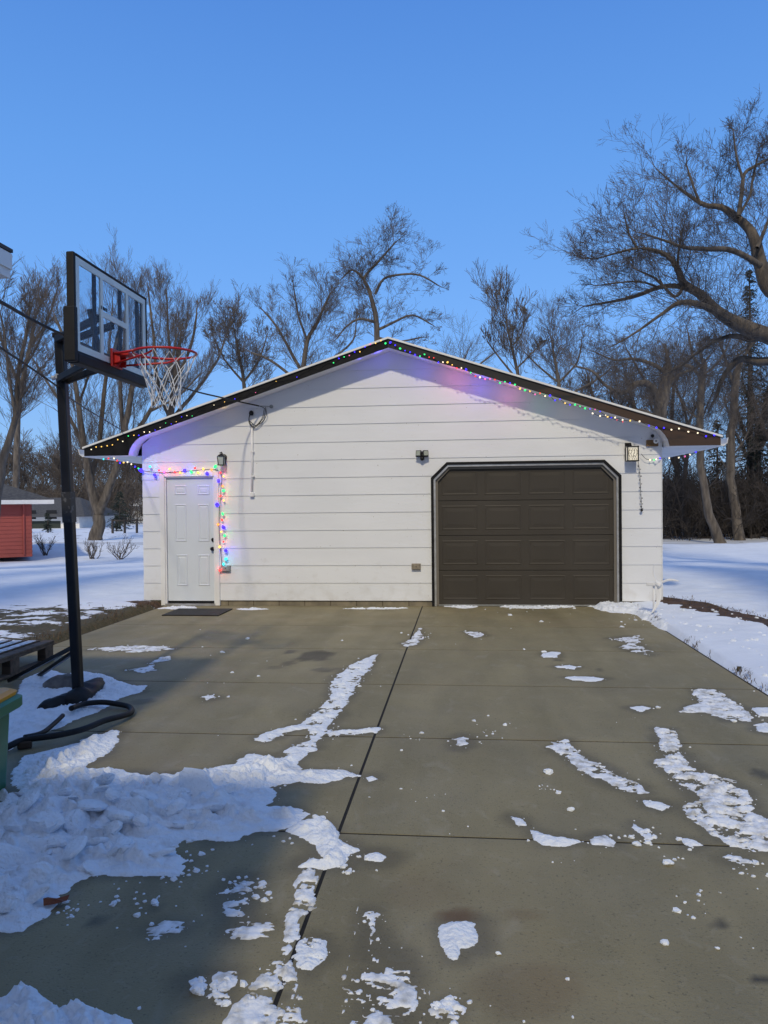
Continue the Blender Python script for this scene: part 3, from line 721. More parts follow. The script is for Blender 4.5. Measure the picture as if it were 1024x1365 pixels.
# door string
door_b = [(188,627,'b'),(200,622,'c'),(206,633,'b'),(212,627,'r'),(219,629,'p'),(226,625,'y'),(233,629,'r'),(240,630,'y'),(246,627,'b'),(255,629,'g'),(260,624,'r'),(264,630,'y'),(271,625,'y'),(276,631,'b'),(282,626,'o'),(287,622,'g'),
          (294,630,'r'),(298,635,'y'),(291.5,641,'b'),(297,648,'o'),(298,654,'g'),(294,661,'r'),(298,667,'y'),(289.5,672.5,'b'),(297,685,'g'),(296,693,'r'),(291,699,'o'),(298,703,'b'),(295,709,'y'),(299.5,714,'g'),(298,722,'r'),(293,729,'y'),(301,734,'b'),(301,745,'c'),(298,752,'c'),(293,760,'r')]
wp = [at(x, y, D-.06) for x, y in ((186, 627), (215, 630), (250, 628), (292, 628), (294, 660), (292, 700), (295, 745), (296, 757))]
BL = []
for x, y, k in door_b: BL.append((at(x, y, D-.062), k, {'b': .030, 'g': .024, 'c': .024}.get(k, .018)*rn.uniform(.8, 1.15)))
sD = strand('string of bright coloured lights draped over and down the right side of the entry door', spline(wp, 6), BL, .005)
GW = {'b': 1.0, 'g': .18, 'r': .26, 'y': .10, 'c': .18, 'p': .2, 'o': .16}
for x, y, k in door_b: glow(sD, at(x, y, D-.085), k, GW[k]*rn.uniform(.6, 1.2), .01)
glow(sD, at(222, 610, D-.3), 'b', .8, .03); glow(sD, at(265, 650, D-.25), 'b', .7, .03); glow(sD, at(192, 640, D-.2), 'b', .6, .03); glow(sD, at(305, 735, D-.2), 'b', .4, .03)
# left eave string running back to the door string
pts = [(138,612,11.6),(152,611,11.7),(160,617,11.72),(170,616,11.74),(180,622,11.76),(188,626,11.76)]
W_ = [at(*p) for p in pts]; strand('short loop of lights hanging between the left eave tip and the wall corner', spline(W_, 4), [(p, k, .013) for p, k in zip(spline(W_, 2), 'crwrbywwbgb')])
pts = [(855,605,11.72),(862,612,11.73),(872,613,11.74),(880,611,11.74),(905,610,12.3),(920,606,12.8),(935,599,12.6),(945,594,12.2)]
W_ = [at(*p) for p in pts]; strand('string of small lights running from the boxy lantern to under the right eave', spline(W_, 4), [(p, k, .012) for p, k in list(zip(spline(W_, 2), 'wbwwgwbwwpwbwwb'))[3:]])
pts = [(851,615,11.74),(853,630,11.74),(854,650,11.74),(855,668,11.74),(855.5,680,11.74)]
W_ = [at(*p) for p in pts]; t = strand('unlit string of bulbs dangling straight down below the boxy lantern', spline(W_, 4), [])
for i, p in enumerate(spline(W_, 4)[2:]):
    MB().ball((p.x+(.014 if i % 2 else -.012), p.y-.005, p.z), .0095, 6).build('bulb', M_grey if i % 3 else M_metalb, t, smooth=True)
MB().ball(W_[-1], .022, 8).build('plug', M_rubber, t, smooth=True)

# doormat
a, b = gr(202, 821), gr(312, 812.5); m2 = MB(); m2.box(a.x+.15, b.x-.02, a.y, min(b.y, D-.1), G+.001, G+.016); mt = m2.build('doormat', M_rubber, bevel=.005); tag(mt, 'flat black rubber doormat in front of the entry door', 'doormat')

# ------------------------------------------------------------------ basketball hoop
hb = gr(105, 935); htop = at(80, 449, hb.y)
hoop = empty('basketball_hoop', hb, 'black-pole basketball hoop with clear backboard and red rim left of the driveway', 'basketball hoop')
ax = (Vector((htop.x, hb.y, htop.z))-hb).normalized()
m2 = MB(); m2.beam(hb, Vector((htop.x, hb.y, htop.z)), .076, .076); pole = m2.build('pole', M_metalb, hoop, bevel=.012)
def onpole(z): return hb+ax*((z-hb.z)/ax.z)
m2 = MB(); m2.obox(onpole(htop.z+.008), .095, .095, .045, Matrix.Identity(3)); m2.build('pole_cap', M_metalb, pole, bevel=.01)
m2 = MB(); m2.obox(onpole(at(100, 676, hb.y).z), .080, .080, .25, Matrix.Rotation(math.atan2(ax.x, ax.z), 3, 'Y')); m2.build('sticker', mat('worn_sticker', (.022, .022, .024), .5, (.13, .13, .14), 20, 8, lo=.55, hi=.7), pole)
BX = -2.59; BY0, BY1, BZ0, BZ1 = 4.93, 6.14, 2.555, 3.285; BYc = (BY0+BY1)/2
m2 = MB()
for s in (-1, 1):
    m2.beam(onpole(2.92)+Vector((0, s*.06, 0)), (BX-.06, BYc+s*.12, 2.95), .035, .055)
    m2.beam(onpole(2.60)+Vector((0, s*.06, 0)), (BX-.06, BYc+s*.12, 2.66), .035, .055)
m2.build('extension_arm', M_black, hoop, bevel=.006)
m2 = MB()
for s in (-1, 1): m2.beam((BX-.055, BYc+s*.06, 2.60), (BX-.055, BYc+s*.26, 2.98), .03, .03)
m2.box(BX-.07, BX-.03, BYc-.30, BYc+.30, 2.62, 2.66)
m2.build('back_brace', mat('brace_grey', (.03, .036, .045), .6), hoop)
m2 = MB(); m2.tube([onpole(2.62)+Vector((0, -.06, 0)), onpole(2.62)+Vector((0, -.085, 0))], .02, 8); m2.tube([onpole(2.62)+Vector((-.06, -.0, 0)), onpole(2.62)+Vector((-.085, 0, 0))], .02, 8)
m2.build('bolt', M_alu, hoop)
# backboard: padded black frame, pale border, clear panes
bb = MB(); fo = .035; th_ = .045
x0, x1 = BX-th_, BX+.012
bb.box(x0, x1, BY0, BY0+fo, BZ0, BZ1); bb.box(x0, x1, BY1-fo*.7, BY1, BZ0, BZ1)
bb.box(x0, x1, BY0+fo, BY1-fo*.7, BZ1-.022, BZ1); bb.box(x0, x1, BY0+fo, BY1-fo*.7, BZ0, BZ0+.07)
bb.box(x0-.02, x1+.006, BY0-.012, BY0+fo+.004, BZ0-.012, BZ0+.36)
bb.box(x0-.02, x1+.006, BY0+fo+.004, BY1-.01, BZ0-.015, BZ0+.055)
board = bb.build('backboard', M_rubber, hoop, bevel=.01)
ly0, ly1, lz0, lz1 = BY0+fo, BY1-fo*.7, BZ0+.07, BZ1-.022
lm = MB()
def lbar(y0, y1, z0, z1): lm.box(BX-.006, BX+.006, y0, y1, z0, z1)
W = ly1-ly0; Hh = lz1-lz0
lbar(ly0, ly1, lz1-.045, lz1); lbar(ly0, ly1, lz0, lz0+.045); lbar(ly0, ly0+.05, lz0+.045, lz1-.045); lbar(ly1-.05, ly1, lz0+.045, lz1-.045)
ya, yb = ly0+.33*W, ly0+.70*W; zc = lz0+.53*Hh
lbar(ya-.02, ya+.02, lz0+.045, lz1-.045); lbar(yb-.02, yb+.02, lz0+.045, lz1-.045); lbar(ya+.02, yb-.02, zc-.02, zc+.02)
lm.build('border_lines', mat('board_white', (.78, .84, .80), .5, (.70, .76, .72), 8, 4), board)
gm2 = bpy.data.materials.new('acrylic'); gm2.use_nodes = True; t_ = gm2.node_tree; pb = t_.nodes['Principled BSDF']
pb.inputs['Base Color'].default_value = (.5, .6, .75, 1); pb.inputs['Roughness'].default_value = .05
tr = t_.nodes.new('ShaderNodeBsdfTransparent'); tr.inputs[0].default_value = (.90, .93, .95, 1); mxs = t_.nodes.new('ShaderNodeMixShader'); mxs.inputs[0].default_value = .07
t_.links.new(tr.outputs[0], mxs.inputs[1]); t_.links.new(pb.outputs[0], mxs.inputs[2]); t_.links.new(mxs.outputs[0], t_.nodes['Material Output'].inputs[0])
m2 = MB(); m2.box(BX-.003, BX+.003, ly0+.002, ly1-.002, lz0+.002, lz1-.002); m2.build('acrylic_pane', gm2, board)
m2 = MB()      # steel struts of the board frame seen through the panes
for y in (ya-.06, yb-.07, ly1-.10): m2.box(BX-.04, BX-.02, y, y+.028, lz0, lz1)
m2.build('frame_strut', mat('strut_blue', (.03, .04, .055), .7), board)
m2 = MB()      # small dark maker's mark on the middle line
for i, (wd, gp) in enumerate(((.012, 0), (.02, .004), (.02, .004), (.02, .004))):
    y = ya-.015+i*.026; m2.box(BX+.006, BX+.0075, y, y+wd, zc+.03, zc+.055)
m2.build('board_mark', M_black, board)
m2 = MB()
rc = Vector((BX+.40, BYc, 2.70)); rr = .2286
m2.tube([rc+Vector((rr*math.cos(2*math.pi*i/40), rr*math.sin(2*math.pi*i/40), 0)) for i in range(40)], .0095, 8, close=True)
rim = m2.build('rim', M_rim, hoop, smooth=True)
m2 = MB(); m2.box(BX+.013, BX+.03, BYc-.085, BYc+.085, 2.60, 2.735); m2.box(BX+.03, BX+.14, BYc-.055, BYc+.055, 2.685, 2.712)
m2.box(BX+.03, BX+.075, BYc-.055, BYc-.047, 2.61, 2.69); m2.box(BX+.03, BX+.075, BYc+.047, BYc+.055, 2.61, 2.69); m2.build('rim_bracket', M_rim, rim, bevel=.004)
m2 = MB()
for s in (-1, 1):
    m2.tube([(BX+.03, BYc+s*.05, 2.625), (rc.x-.06, BYc+s*(.19), 2.665), (rc.x+.02, BYc+s*.227, 2.695)], .008, 7)
    m2.tube([(BX+.03, BYc+s*.05, 2.70), (rc.x-.16, BYc+s*.155, 2.70)], .009, 7)
m2.build('rim_brace', M_rim, rim, smooth=True)
m2 = MB(); nn = 12
def npt(i, l):
    a = 2*math.pi*i/nn; r_ = [rr, .185, .145, .115, .105, .11][l]; z = [0, -.085, -.175, -.26, -.33, -.395][l]
    return rc+Vector((r_*math.cos(a)+.006*math.sin(i*2.3+l), r_*math.sin(a)+.006*math.cos(i*3.1+l), z-.012+.012*math.sin(i*1.7+l*2)))
for l in range(5):
    for i in range(nn):
        o = .5 if l % 2 else 0
        m2.tube([npt(i+o, l), npt(i+o+.5, l+1)], .0032, 5, False); m2.tube([npt(i+o, l), npt(i+o-.5, l+1)], .0032, 5, False)
m2.build('net', M_net, hoop)
# struts down to the base behind the bin, and the rubber-covered foot
m2 = MB(); hz = onpole(.42)
m2.beam(hz, gr(12, 912)+Vector((0, 0, .03)), .03, .03); m2.beam(hz+Vector((0, 0, -.04)), gr(50, 905)+Vector((0, 0, .02)), .03, .03)
m2.build('base_strut', M_metalb, hoop)
def blobtube(name, pxs, rads, m, flat=.7, seed=1, n=5, lift=.0, amp=.25):
    pts = [gr(px, py)+Vector((0, 0, r*flat+lift)) for (px, py), r in zip(pxs, rads)]
    ps = spline(pts, n); rs = []
    for i in range(len(ps)):
        t = i/n; a = int(min(t, len(rads)-1)); b = min(a+1, len(rads)-1); rs.append(rads[a]+(rads[b]-rads[a])*(t-a))
    m2 = MB(); m2.tube(ps, rs, 16)
    vs = []
    for v in m2.v:
        nz = mnoise.noise(Vector(v)*9+Vector((seed, 0, 0))); nz2 = mnoise.noise(Vector(v)*25)
        vs.append((v[0]+nz*amp*.08, v[1]+nz2*amp*.08, max(G-.005, G+(v[2]-G)*flat+(nz+.4*nz2)*amp*.12)))
    m2.v = vs; return m2
ft = blobtube('x', [(52, 951), (65, 947), (85, 942), (100, 940), (113, 932), (124, 922), (131, 915)], [.03, .07, .085, .10, .095, .09, .05], M_rubber)
tag(ft.build('ballast_bag', M_rubber, smooth=True), 'lumpy black rubber ballast bag wrapped round the foot of the hoop pole', 'ballast bag')

# hose
hs = [(12, 1003), (30, 997), (45, 990), (62, 980), (83, 966)]
def c8(x, y): return (x/3.938, 820+y/3.938)
loop = [c8(*p) for p in ((0, 740), (60, 722), (130, 702), (300, 685), (440, 655), (550, 605), (640, 565), (690, 530), (680, 502), (620, 494), (540, 494), (450, 508), (400, 528), (375, 545))]
m2 = MB(); m2.tube(spline([gr(*p)+Vector((0, 0, [.03,.05,.06,.07,.075,.07,.05,.03,.03,.04,.055,.065,.07,.08][i])) for i, p in enumerate(loop)], 6), .021, 10)
hose = m2.build('hose', M_rubber, smooth=True); tag(hose, 'thick black hose looped on the concrete beside the hoop pole', 'hose')
m2 = MB(); m2.tube(spline([gr(*c8(*p))+Vector((0, 0, .02+z)) for p, z in (((130, 705), .01), (230, 665), (290, 605), (330, 568)) for p, z in [((p, 0) if not isinstance(p[0], tuple) else (p[0], p[1]))]] if False else
    [gr(*c8(130, 700))+Vector((0, 0, .075)), gr(*c8(220, 665))+Vector((0, 0, .06)), gr(*c8(285, 610))+Vector((0, 0, .055)), gr(*c8(330, 570))+Vector((0, 0, .06))], 6), .017, 10)
o = m2.build('hose_end', M_rubber, hose, smooth=True)
q = gr(*c8(130, 702)); m2 = MB(); m2.obox(q+Vector((0, 0, .03)), .09, .06, .05, Matrix.Rotation(.5, 3, 'Z')); m2.build('hose_coupling', mat('rust_coupling', (.05, .03, .02), .7), hose, bevel=.01)

# rock, brick fragments
def rockmesh(c, sx, sy, sz, seed, k=10, rough=.35):
    r = random.Random(seed); m2 = MB()
    planes = [(Vector((r.gauss(0, 1), r.gauss(0, 1), r.gauss(0, 1))).normalized(), r.uniform(.55, .95)) for _ in range(k)]
    nu, nv = 14, 9; vs = []
    for j in range(nv+1):
        for i in range(nu):
            th1 = math.pi*j/nv; ph = 2*math.pi*i/nu; d = Vector((math.sin(th1)*math.cos(ph), math.sin(th1)*math.sin(ph), math.cos(th1)))
            rad = 1.0
            for n_, o_ in planes:
                dt = d.dot(n_)
                if dt > 0: rad = min(rad, o_/dt)
            rad *= 1+rough*.25*mnoise.noise(d*3+Vector((seed, 0, 0)))
            vs.append((c[0]+d.x*rad*sx, c[1]+d.y*rad*sy, c[2]+d.z*rad*sz))
    fs = [(j*nu+i, j*nu+(i+1) % nu, (j+1)*nu+(i+1) % nu, (j+1)*nu+i)[::-1] for j in range(nv) for i in range(nu)]
    return m2.add(vs, fs)
q = gr(83, 920); tag(rockmesh((q.x, q.y, G+.05), .17, .13, .10, 4).build('rock', M_rock, smooth=True), 'grey stone half buried in snow left of the hoop pole', 'rock')

# pallet
def pallet():
    x1 = -4.22; y0, y1 = 6.15, 7.55; x0 = x1-1.05; z = G+.01
    t = empty('wooden_pallet', (x1-.5, 6.8, G), 'weathered wooden pallet with snow-dusted boards at the left edge of the driveway', 'pallet')
    for x in (x1-.05, x1-.52, x0+.05):
        for y in (y0+.07, (y0+y1)/2, y1-.09):
            m2 = MB(); m2.box(x-.045, x+.045, y-.075, y+.075, z+.022, z+.155); m2.build('block', M_wood, t, bevel=.004)
        m2 = MB(); m2.box(x-.05, x+.05, y0, y1, z, z+.021); m2.build('bottom_board', M_wood, t)
        m2 = MB(); m2.box(x-.05, x+.05, y0, y1, z+.156, z+.178); m2.build('stringer', M_wood, t)
    for i in range(7):
        x = x0+.06+i*.155; m2 = MB(); m2.box(x-.055, x+.055, y0-.01, y1+.01, z+.180, z+.202); b_ = m2.build('deck_board', M_wood, t, bevel=.003)
        if i < 6: m2 = MB(); m2.box(x-.04, x+.045, y0+.03, y1-.05, z+.2025, z+.209); m2.build('snow_dusting', M_ice, b_, bevel=.003)
pallet()

# trash bin
def bin_():
    base = gr(-74, 1066); R = Matrix.Rotation(.12, 3, 'Z')
    t = empty('trash_bin', base, 'dark green plastic bin with a yellow lid piece cut off by the left edge', 'bin')
    def ring(hx, hy, z, r, n=6):
        out = []
        for cx, cy, a0 in ((1, 1, 0), (-1, 1, 1), (-1, -1, 2), (1, -1, 3)):
            for i in range(n+1):
                a = (a0+i/n)*math.pi/2; out.append(base+R@Vector((cx*(hx-r)+r*math.cos(a), cy*(hy-r)+r*math.sin(a), z)))
        return out
    def loft(rings):
        m2 = MB(); k = len(rings[0]); vs = [v for r_ in rings for v in r_]; fs = []
        for j in range(len(rings)-1):
            for i in range(k): fs.append((j*k+i, j*k+(i+1) % k, (j+1)*k+(i+1) % k, (j+1)*k+i))
        fs += [tuple(range(k-1, -1, -1)), tuple(range((len(rings)-1)*k, len(rings)*k))]
        return m2.add(vs, fs)
    loft([ring(.25, .22, 0, .05), ring(.268, .24, .40, .055), ring(.27, .243, .47, .06)]).build('body', M_binG, t, smooth=False)
    loft([ring(.268, .243, .44, .06), ring(.315, .29, .445, .07), ring(.325, .30, .455, .075), ring(.325, .30, .505, .075), ring(.30, .275, .52, .07), ring(.28, .255, .515, .06)]).build('rim', M_binG, t, smooth=False)
    lid = loft([ring(.295, .27, .516, .06), ring(.30, .275, .540, .06), ring(.27, .25, .555, .06), ring(.12, .10, .556, .05)]).build('lid', M_yel, t, smooth=False)
    m2 = MB(); q = base+R@Vector((.25, -.17, .545)); m2.obox(q+Vector((0, 0, .045)), .05, .05, .09, R); m2.obox(q+Vector((-.02, 0, .10)), .17, .11, .022, R); m2.build('lid_handle', M_yel, lid, bevel=.008)
bin_()

# ornament: white wind turbine
def turbine():
    b = gr(872, 821, 0.0); hub = at(878, 779, b.y-.06); t = empty('wind_spinner', b, 'white three-blade wind turbine ornament at the right corner of the garage', 'garden ornament')
    m2 = MB(); m2.tube([(b.x, b.y, -.05), (b.x, b.y, hub.z)], [.016, .012], 10); m2.build('mast', M_white, t, smooth=True)
    m2 = MB(); m2.beam((b.x-.09, b.y+.03, hub.z), (hub.x, hub.y, hub.z), .05, .05); m2.lathe((hub.x, hub.y+.01, hub.z), [(.04, 0), (.042, .03), (.02, .06)], 12, MY); m2.build('hub', M_white, t, bevel=.01)
    for px, py, w_ in ((905, 774.5, .035), (871, 754, .028), (869, 817, .05)):
        tip = at(px, py, b.y-.08); d = tip-hub; side = d.cross(Vector((0, 1, 0))).normalized(); n_ = d.cross(side).normalized()
        vs = []; K = 7
        for j in range(K):
            s = j/(K-1); ww = w_*(math.sin(math.pi*min(1, .15+s*.75))**.6)*(1-.35*s); c_ = hub+d*s+side*(.10*w_/.035*.35*math.sin(math.pi*s))
            for e, h in ((-1, 0), (0, .006), (1, 0), (0, -.006)): vs.append(c_+side*ww*.6*e+n_*(h+.010*e*(1-s)))
        fs = []
        for j in range(K-1):
            for i in range(4): fs.append((j*4+i, j*4+(i+1) % 4, j*4+4+(i+1) % 4, j*4+4+i))
        fs += [(3, 2, 1, 0), (K*4-4, K*4-3, K*4-2, K*4-1)]
        MB().add(vs, fs).build('blade', M_white, t)
turbine()

# ------------------------------------------------------------------ snow on the driveway
def sdf(poly, X, Y):
    d = np.full(X.shape, 1e9); ins = np.zeros(X.shape, bool); n = len(poly)
    for i in range(n):
        x0, y0 = poly[i]; x1, y1 = poly[(i+1) % n]; ex, ey = x1-x0, y1-y0; wx, wy = X-x0, Y-y0
        t = np.clip((wx*ex+wy*ey)/(ex*ex+ey*ey+1e-12), 0, 1); d = np.minimum(d, (wx-ex*t)**2+(wy-ey*t)**2)
        c1 = (y0 <= Y) & (y1 > Y) & (ex*wy-ey*wx > 0); c2 = (y0 > Y) & (y1 <= Y) & (ex*wy-ey*wx < 0)
        ins ^= (c1 | c2)
    return np.where(ins, np.sqrt(d), -np.sqrt(d))
def snow(name, polys, h=.012, w=.06, rag=.03, hole=0.0, mat_=None, res=None, seed=0, rough=.0, holes=(), label=None, cat=None, kind=None, streak=None, group=None, bumpf=14):
    WP = [[(gr(*p).x, gr(*p).y) for p in poly] for poly in polys]
    allp = np.array([p for P in WP for p in P]); lo = allp.min(0)-.12; hi = allp.max(0)+.12
    res = res or max(.006, min(.02, .0026*lo[1]))
    xs = np.arange(lo[0], hi[0], res); ys = np.arange(lo[1], hi[1], res*1.15); X, Y = np.meshgrid(xs, ys)
    d = np.full(X.shape, -1e9)
    for P in WP: d = np.maximum(d, sdf(P, X, Y))
    for P in holes:
        d = np.minimum(d, -sdf([(gr(*p).x, gr(*p).y) for p in P], X, Y))
    n1 = fbm(X+seed*3.1, Y+seed*1.7, 5, 5.5)-.5; n2 = fbm(X+seed, Y-seed, 4, 26)-.5
    if streak is not None:
        ca_, sa_ = math.cos(streak), math.sin(streak); U = X*ca_+Y*sa_; V = -X*sa_+Y*ca_
        n2 = n2+1.6*(fbm(U*8, V*55, 3, 1)-.5)
    d = d+rag*(n1*2.2+n2*1.0)
    d = d+.010*(fbm(X*1.3+seed, Y*.8-seed, 3, 85)-.5)*min(1, rag/.02+.3)
    if hole:
        hn = .65*fbm(X-seed*2, Y*1.5+seed, 5, 13)+.35*fbm(X+seed, Y*1.4, 3, 60); d = np.minimum(d, (hn-(.375+hole*1.15))*.22)
    t = np.clip(d/w, -1, 1); prof = np.sign(t)*np.abs(t)**.85
    Z = G+h*prof+np.where(d > 0, np.minimum(1, d/w)*(rough*(.6*fbm(X, Y, 5, bumpf)+.4*np.abs(fbm(X+9, Y, 4, bumpf*1.8)-.5)*3.2-.40)+h*.5*n2*1.4), 0)+.001
    Z = np.where(d <= 0, G-.012*np.minimum(1, -d/.012)+.001*(d > -.002), Z); Z = np.maximum(Z, G-.012)
    Z = np.where((d > 0), np.maximum(Z, G+.0025), Z)
    keep = d > -.02; nx, ny = len(xs), len(ys)
    kf = keep[:-1, :-1] | keep[1:, :-1] | keep[:-1, 1:] | keep[1:, 1:]
    idx = (np.arange(ny-1)[:, None]*nx+np.arange(nx-1)[None])[kf]
    if len(idx) == 0: return
    Fq = np.stack([idx, idx+1, idx+nx+1, idx+nx], -1); used, inv = np.unique(Fq, return_inverse=True)
    V = np.stack([X, Y, Z], -1).reshape(-1, 3)[used]
    o = link_mesh(name, V, inv.reshape(-1, 4), mat_ or M_snow, smooth=True)
    tag(o, label, cat, group, kind); return o, (X, Y, Z)

pile_main = [(0,1240),(30,1237),(60,1222),(82,1203),(105,1182),(125,1170),(165,1172),(235,1166),(240,1150),(228,1130),(240,1118),(262,1118),(285,1126),(322,1121),(345,1110),(385,1107),(400,1096),(407,1085),(385,1077),(358,1077),(372,1058),(366,1050),(400,1042),(440,1043),(480,1034),(465,1027),(405,1026),(396,1010),(412,1000),(372,1010),(330,1003),(310,1018),(262,1028),(200,1033),(115,1024),(145,1002),(163,975),(150,972),(112,986),(80,1000),(50,1005),(34,1008),(20,1030),(18,1062),(0,1074),(-80,1080),(-200,1110),(-200,1240)]
ridge = [(503,872),(497,884),(490,897),(482,906),(472,920),(464,935),(455,950),(440,965),(430,985),(412,1003),(392,1022),(370,1015),(392,995),(413,982),(412,972),(402,965),(420,950),(437,935),(443,918),(440,908),(450,900),(465,888),(482,880)]
arm1 = [(343,986),(358,976),(385,968),(408,964),(408,972),(380,978),(352,989)]
arm2 = [(438,972),(470,973),(506,970),(504,976),(470,979),(438,981)]
spur = [(385,1107),(400,1096),(425,1092),(448,1102),(450,1118),(475,1133),(462,1140),(462,1157),(430,1158),(400,1156),(410,1148),(427,1146),(421,1130),(400,1112)]
foot = [(18,935),(30,905),(48,899),(65,893),(92,900),(112,897),(140,899),(152,906),(180,915),(196,914),(190,922),(165,930),(130,950),(100,960),(75,972),(50,978),(35,985),(15,1000),(-60,1010),(-60,930)]
res_ = snow('snow_pile', [pile_main], h=.035, w=.20, rag=.05, rough=.15, seed=1, label='long crusty shovelled snow pile across the lower left of the driveway', cat='snow pile', res=.009, bumpf=6, mat_=M_pile)
snow('snow_ridge', [ridge, arm1, arm2], h=.020, w=.08, rag=.045, rough=.045, hole=.012, seed=2, label='narrow white snow ridge reaching from the pile up towards the garage', cat='snow ridge')
snow('snow_spur', [spur], h=.022, w=.05, rag=.035, rough=.04, seed=3, label='short snow spur hooking over the long driveway joint', cat='snow ridge')
snow('snow_drift', [foot], h=.035, w=.12, rag=.03, rough=.05, seed=4, label='smooth snow drift around the foot of the hoop pole', cat='snow drift')
snow('snow_pile', [[(-60,1345),(0,1338),(25,1322),(50,1320),(55,1330),(80,1347),(112,1345),(150,1352),(180,1358),(195,1440),(-60,1440)]], h=.05, w=.06, rag=.015, rough=.08, seed=5, label='lump of snow in the bottom left corner of the driveway', cat='snow pile')
g_p = 'flat patches of snow left on the concrete'
PATCH = [
 ([(742,990),(757,987),(762,999),(778,1008),(802,1021),(830,1038),(858,1050),(862,1056),(840,1056),(800,1040),(772,1026),(752,1010),(735,996)], 'thin snow streak running diagonally down the middle of the right slab', .05, .03, .010),
 ([(873,970),(897,972),(905,990),(912,1010),(935,1030),(975,1040),(998,1055),(1000,1082),(1040,1095),(1060,1138),(1000,1136),(960,1120),(930,1098),(915,1085),(925,1065),(905,1045),(880,1024),(873,1018),(888,1010),(880,990)], 'largest snow patch, wide and crusty at the right edge of the driveway', .05, .04, .014),
 ([(925,918),(955,920),(978,935),(1008,956),(1006,963),(970,960),(940,950),(910,949),(912,943),(932,938)], 'snow patch near the snowy right lawn edge, above the largest patch', .04, .03, .012),
 ([(1003,944),(1040,945),(1040,956),(1012,954)], 'small white snow scrap beside the lawn edge at the right border', .02, 0, .015),
 ([(1006,966),(1020,964),(1050,968),(1050,980),(1010,975)], 'bluish snow scrap at the right border between two larger patches', .02, .01, .01),
 ([(808,851),(848,847),(850,857),(868,868),(868,875),(842,868),(828,863),(838,857)], 'faint icy patch near the right end of the overhead door', .10, .08, .006),
 ([(857,1067),(880,1069),(896,1075),(882,1081),(862,1075)], 'small snow patch at the end of the diagonal streak', .02, 0, .01),
 ([(680,1088),(697,1092),(704,1102),(690,1100)], 'tiny curl of snow at the left of the cross joint scraps', .02, 0, .01),
 ([(708,1107),(730,1115),(757,1119),(778,1122),(756,1127),(725,1127),(712,1119)], 'boat-shaped scrap of snow lying on the cross joint', .02, 0, .014),
 ([(787,1119),(803,1113),(820,1121),(819,1129),(790,1128)], 'ragged snow scrap on the cross joint right of the boat-shaped one', .03, .04, .008),
 ([(844,1098),(855,1104),(868,1112),(866,1119),(856,1114),(848,1105)], 'thin snow comma above the cross joint', .02, .02, .01),
 ([(910,1118),(925,1120),(936,1126),(920,1129),(912,1124)], 'small oval snow scrap just right of centre above the cross joint', .01, 0, .012),
 ([(968,1138),(1000,1142),(1010,1150),(985,1153),(965,1145)], 'frosty scrap just under the cross joint at the right', .05, .05, .006),
 ([(582,1236),(598,1228),(622,1227),(637,1230),(638,1250),(634,1262),(618,1266),(612,1280),(602,1280),(592,1268),(586,1256)], 'round white snow blob alone in the middle foreground', .02, .0, .012),
 ([(488,1213),(502,1215),(506,1240),(501,1278),(488,1275)], 'narrow tread-marked strip of snow in the foreground', .06, .06, .006),
 ([(478,1298),(515,1290),(525,1268),(550,1268),(560,1300),(552,1330),(548,1400),(480,1400),(490,1345)], 'porous frosty snow patch at the bottom edge of the picture', .12, .09, .006),
 ([(572,1345),(600,1334),(618,1344),(611,1358),(582,1356)], 'crumbly snow scrap at the bottom edge right of the frosty patch', .03, .04, .012),
 ([(285,1193),(318,1169),(338,1170),(332,1208),(312,1218),(292,1203)], 'crusty patch of snow lying in the shadow right of the pile', .05, .05, .008),
 ([(200,1243),(216,1226),(240,1226),(245,1235),(232,1245),(208,1248)], 'scratchy bit of snow in the shadow below the pile', .05, .05, .006),
 ([(312,1238),(330,1226),(360,1232),(352,1246),(320,1247)], 'thin frosty smear just outside the shadow edge', .08, .07, .005),
 ([(250,1308),(262,1303),(278,1312),(272,1328),(256,1325)], 'little solid snow lump on the shadow edge', .01, .0, .02),
 ([(276,1298),(312,1297),(308,1313),(300,1345),(278,1342),(284,1320)], 'broken snow patch on the shadow edge near the bottom', .05, .05, .008),
 ([(400,1290),(405,1262),(416,1250),(432,1256),(439,1275),(425,1285),(412,1292)], 'snow lump right of the long joint streak', .035, .02, .011),
 ([(488,1138),(505,1136),(518,1142),(508,1150),(490,1148)], 'small bean of snow beside the hooked spur', .01, 0, .015),
 ([(488,1037),(498,1034),(503,1039),(492,1042)], 'tiny scrap of snow on the long joint', .01, 0, .012),
 ([(555,842),(560,838),(566,848),(556,860),(540,862),(535,858),(548,853)], 'small snow scraps on the far end of the long joint', .04, .03, .01),
 ([(604,985),(616,980),(630,984),(628,992),(612,998),(604,993)], 'scattered flakes of snow in the middle of the right slab', .05, .04, .008),
 ([(170,893),(195,889),(215,876),(228,874),(222,880),(200,884),(210,893),(190,897)], 'snow wisps between the hoop pole and the oil stain', .05, .03, .008),
 ([(120,866),(160,861),(205,862),(235,865),(205,868),(150,868)], 'thin line of snow on the farthest left cross joint', .10, .03, .008),
 ([(265,928),(285,926),(293,931),(275,935)], 'dusty fleck of snow in the left slab', .05, .03, .006),
 ([(735,888),(760,886),(775,889),(765,892),(745,891)], 'upper thin dash of snow in front of the overhead door', .04, .0, .008),
 ([(755,903),(790,902),(815,905),(795,908),(765,907)], 'lower thin dash of snow in front of the overhead door', .05, .0, .008),
 ([(720,872),(735,868),(747,870),(742,876),(726,876)], 'pale speck of snow left of the dashes in front of the overhead door', .04, .0, .008),
 ([(840,943),(858,941),(868,944),(855,948)], 'thin scrap of snow above the crusty right patch', .03, .0, .008),
 ([(620,842),(640,842),(648,847),(632,850)], 'faint scrap near the bottom left of the overhead door', .06, .03, .006),
]
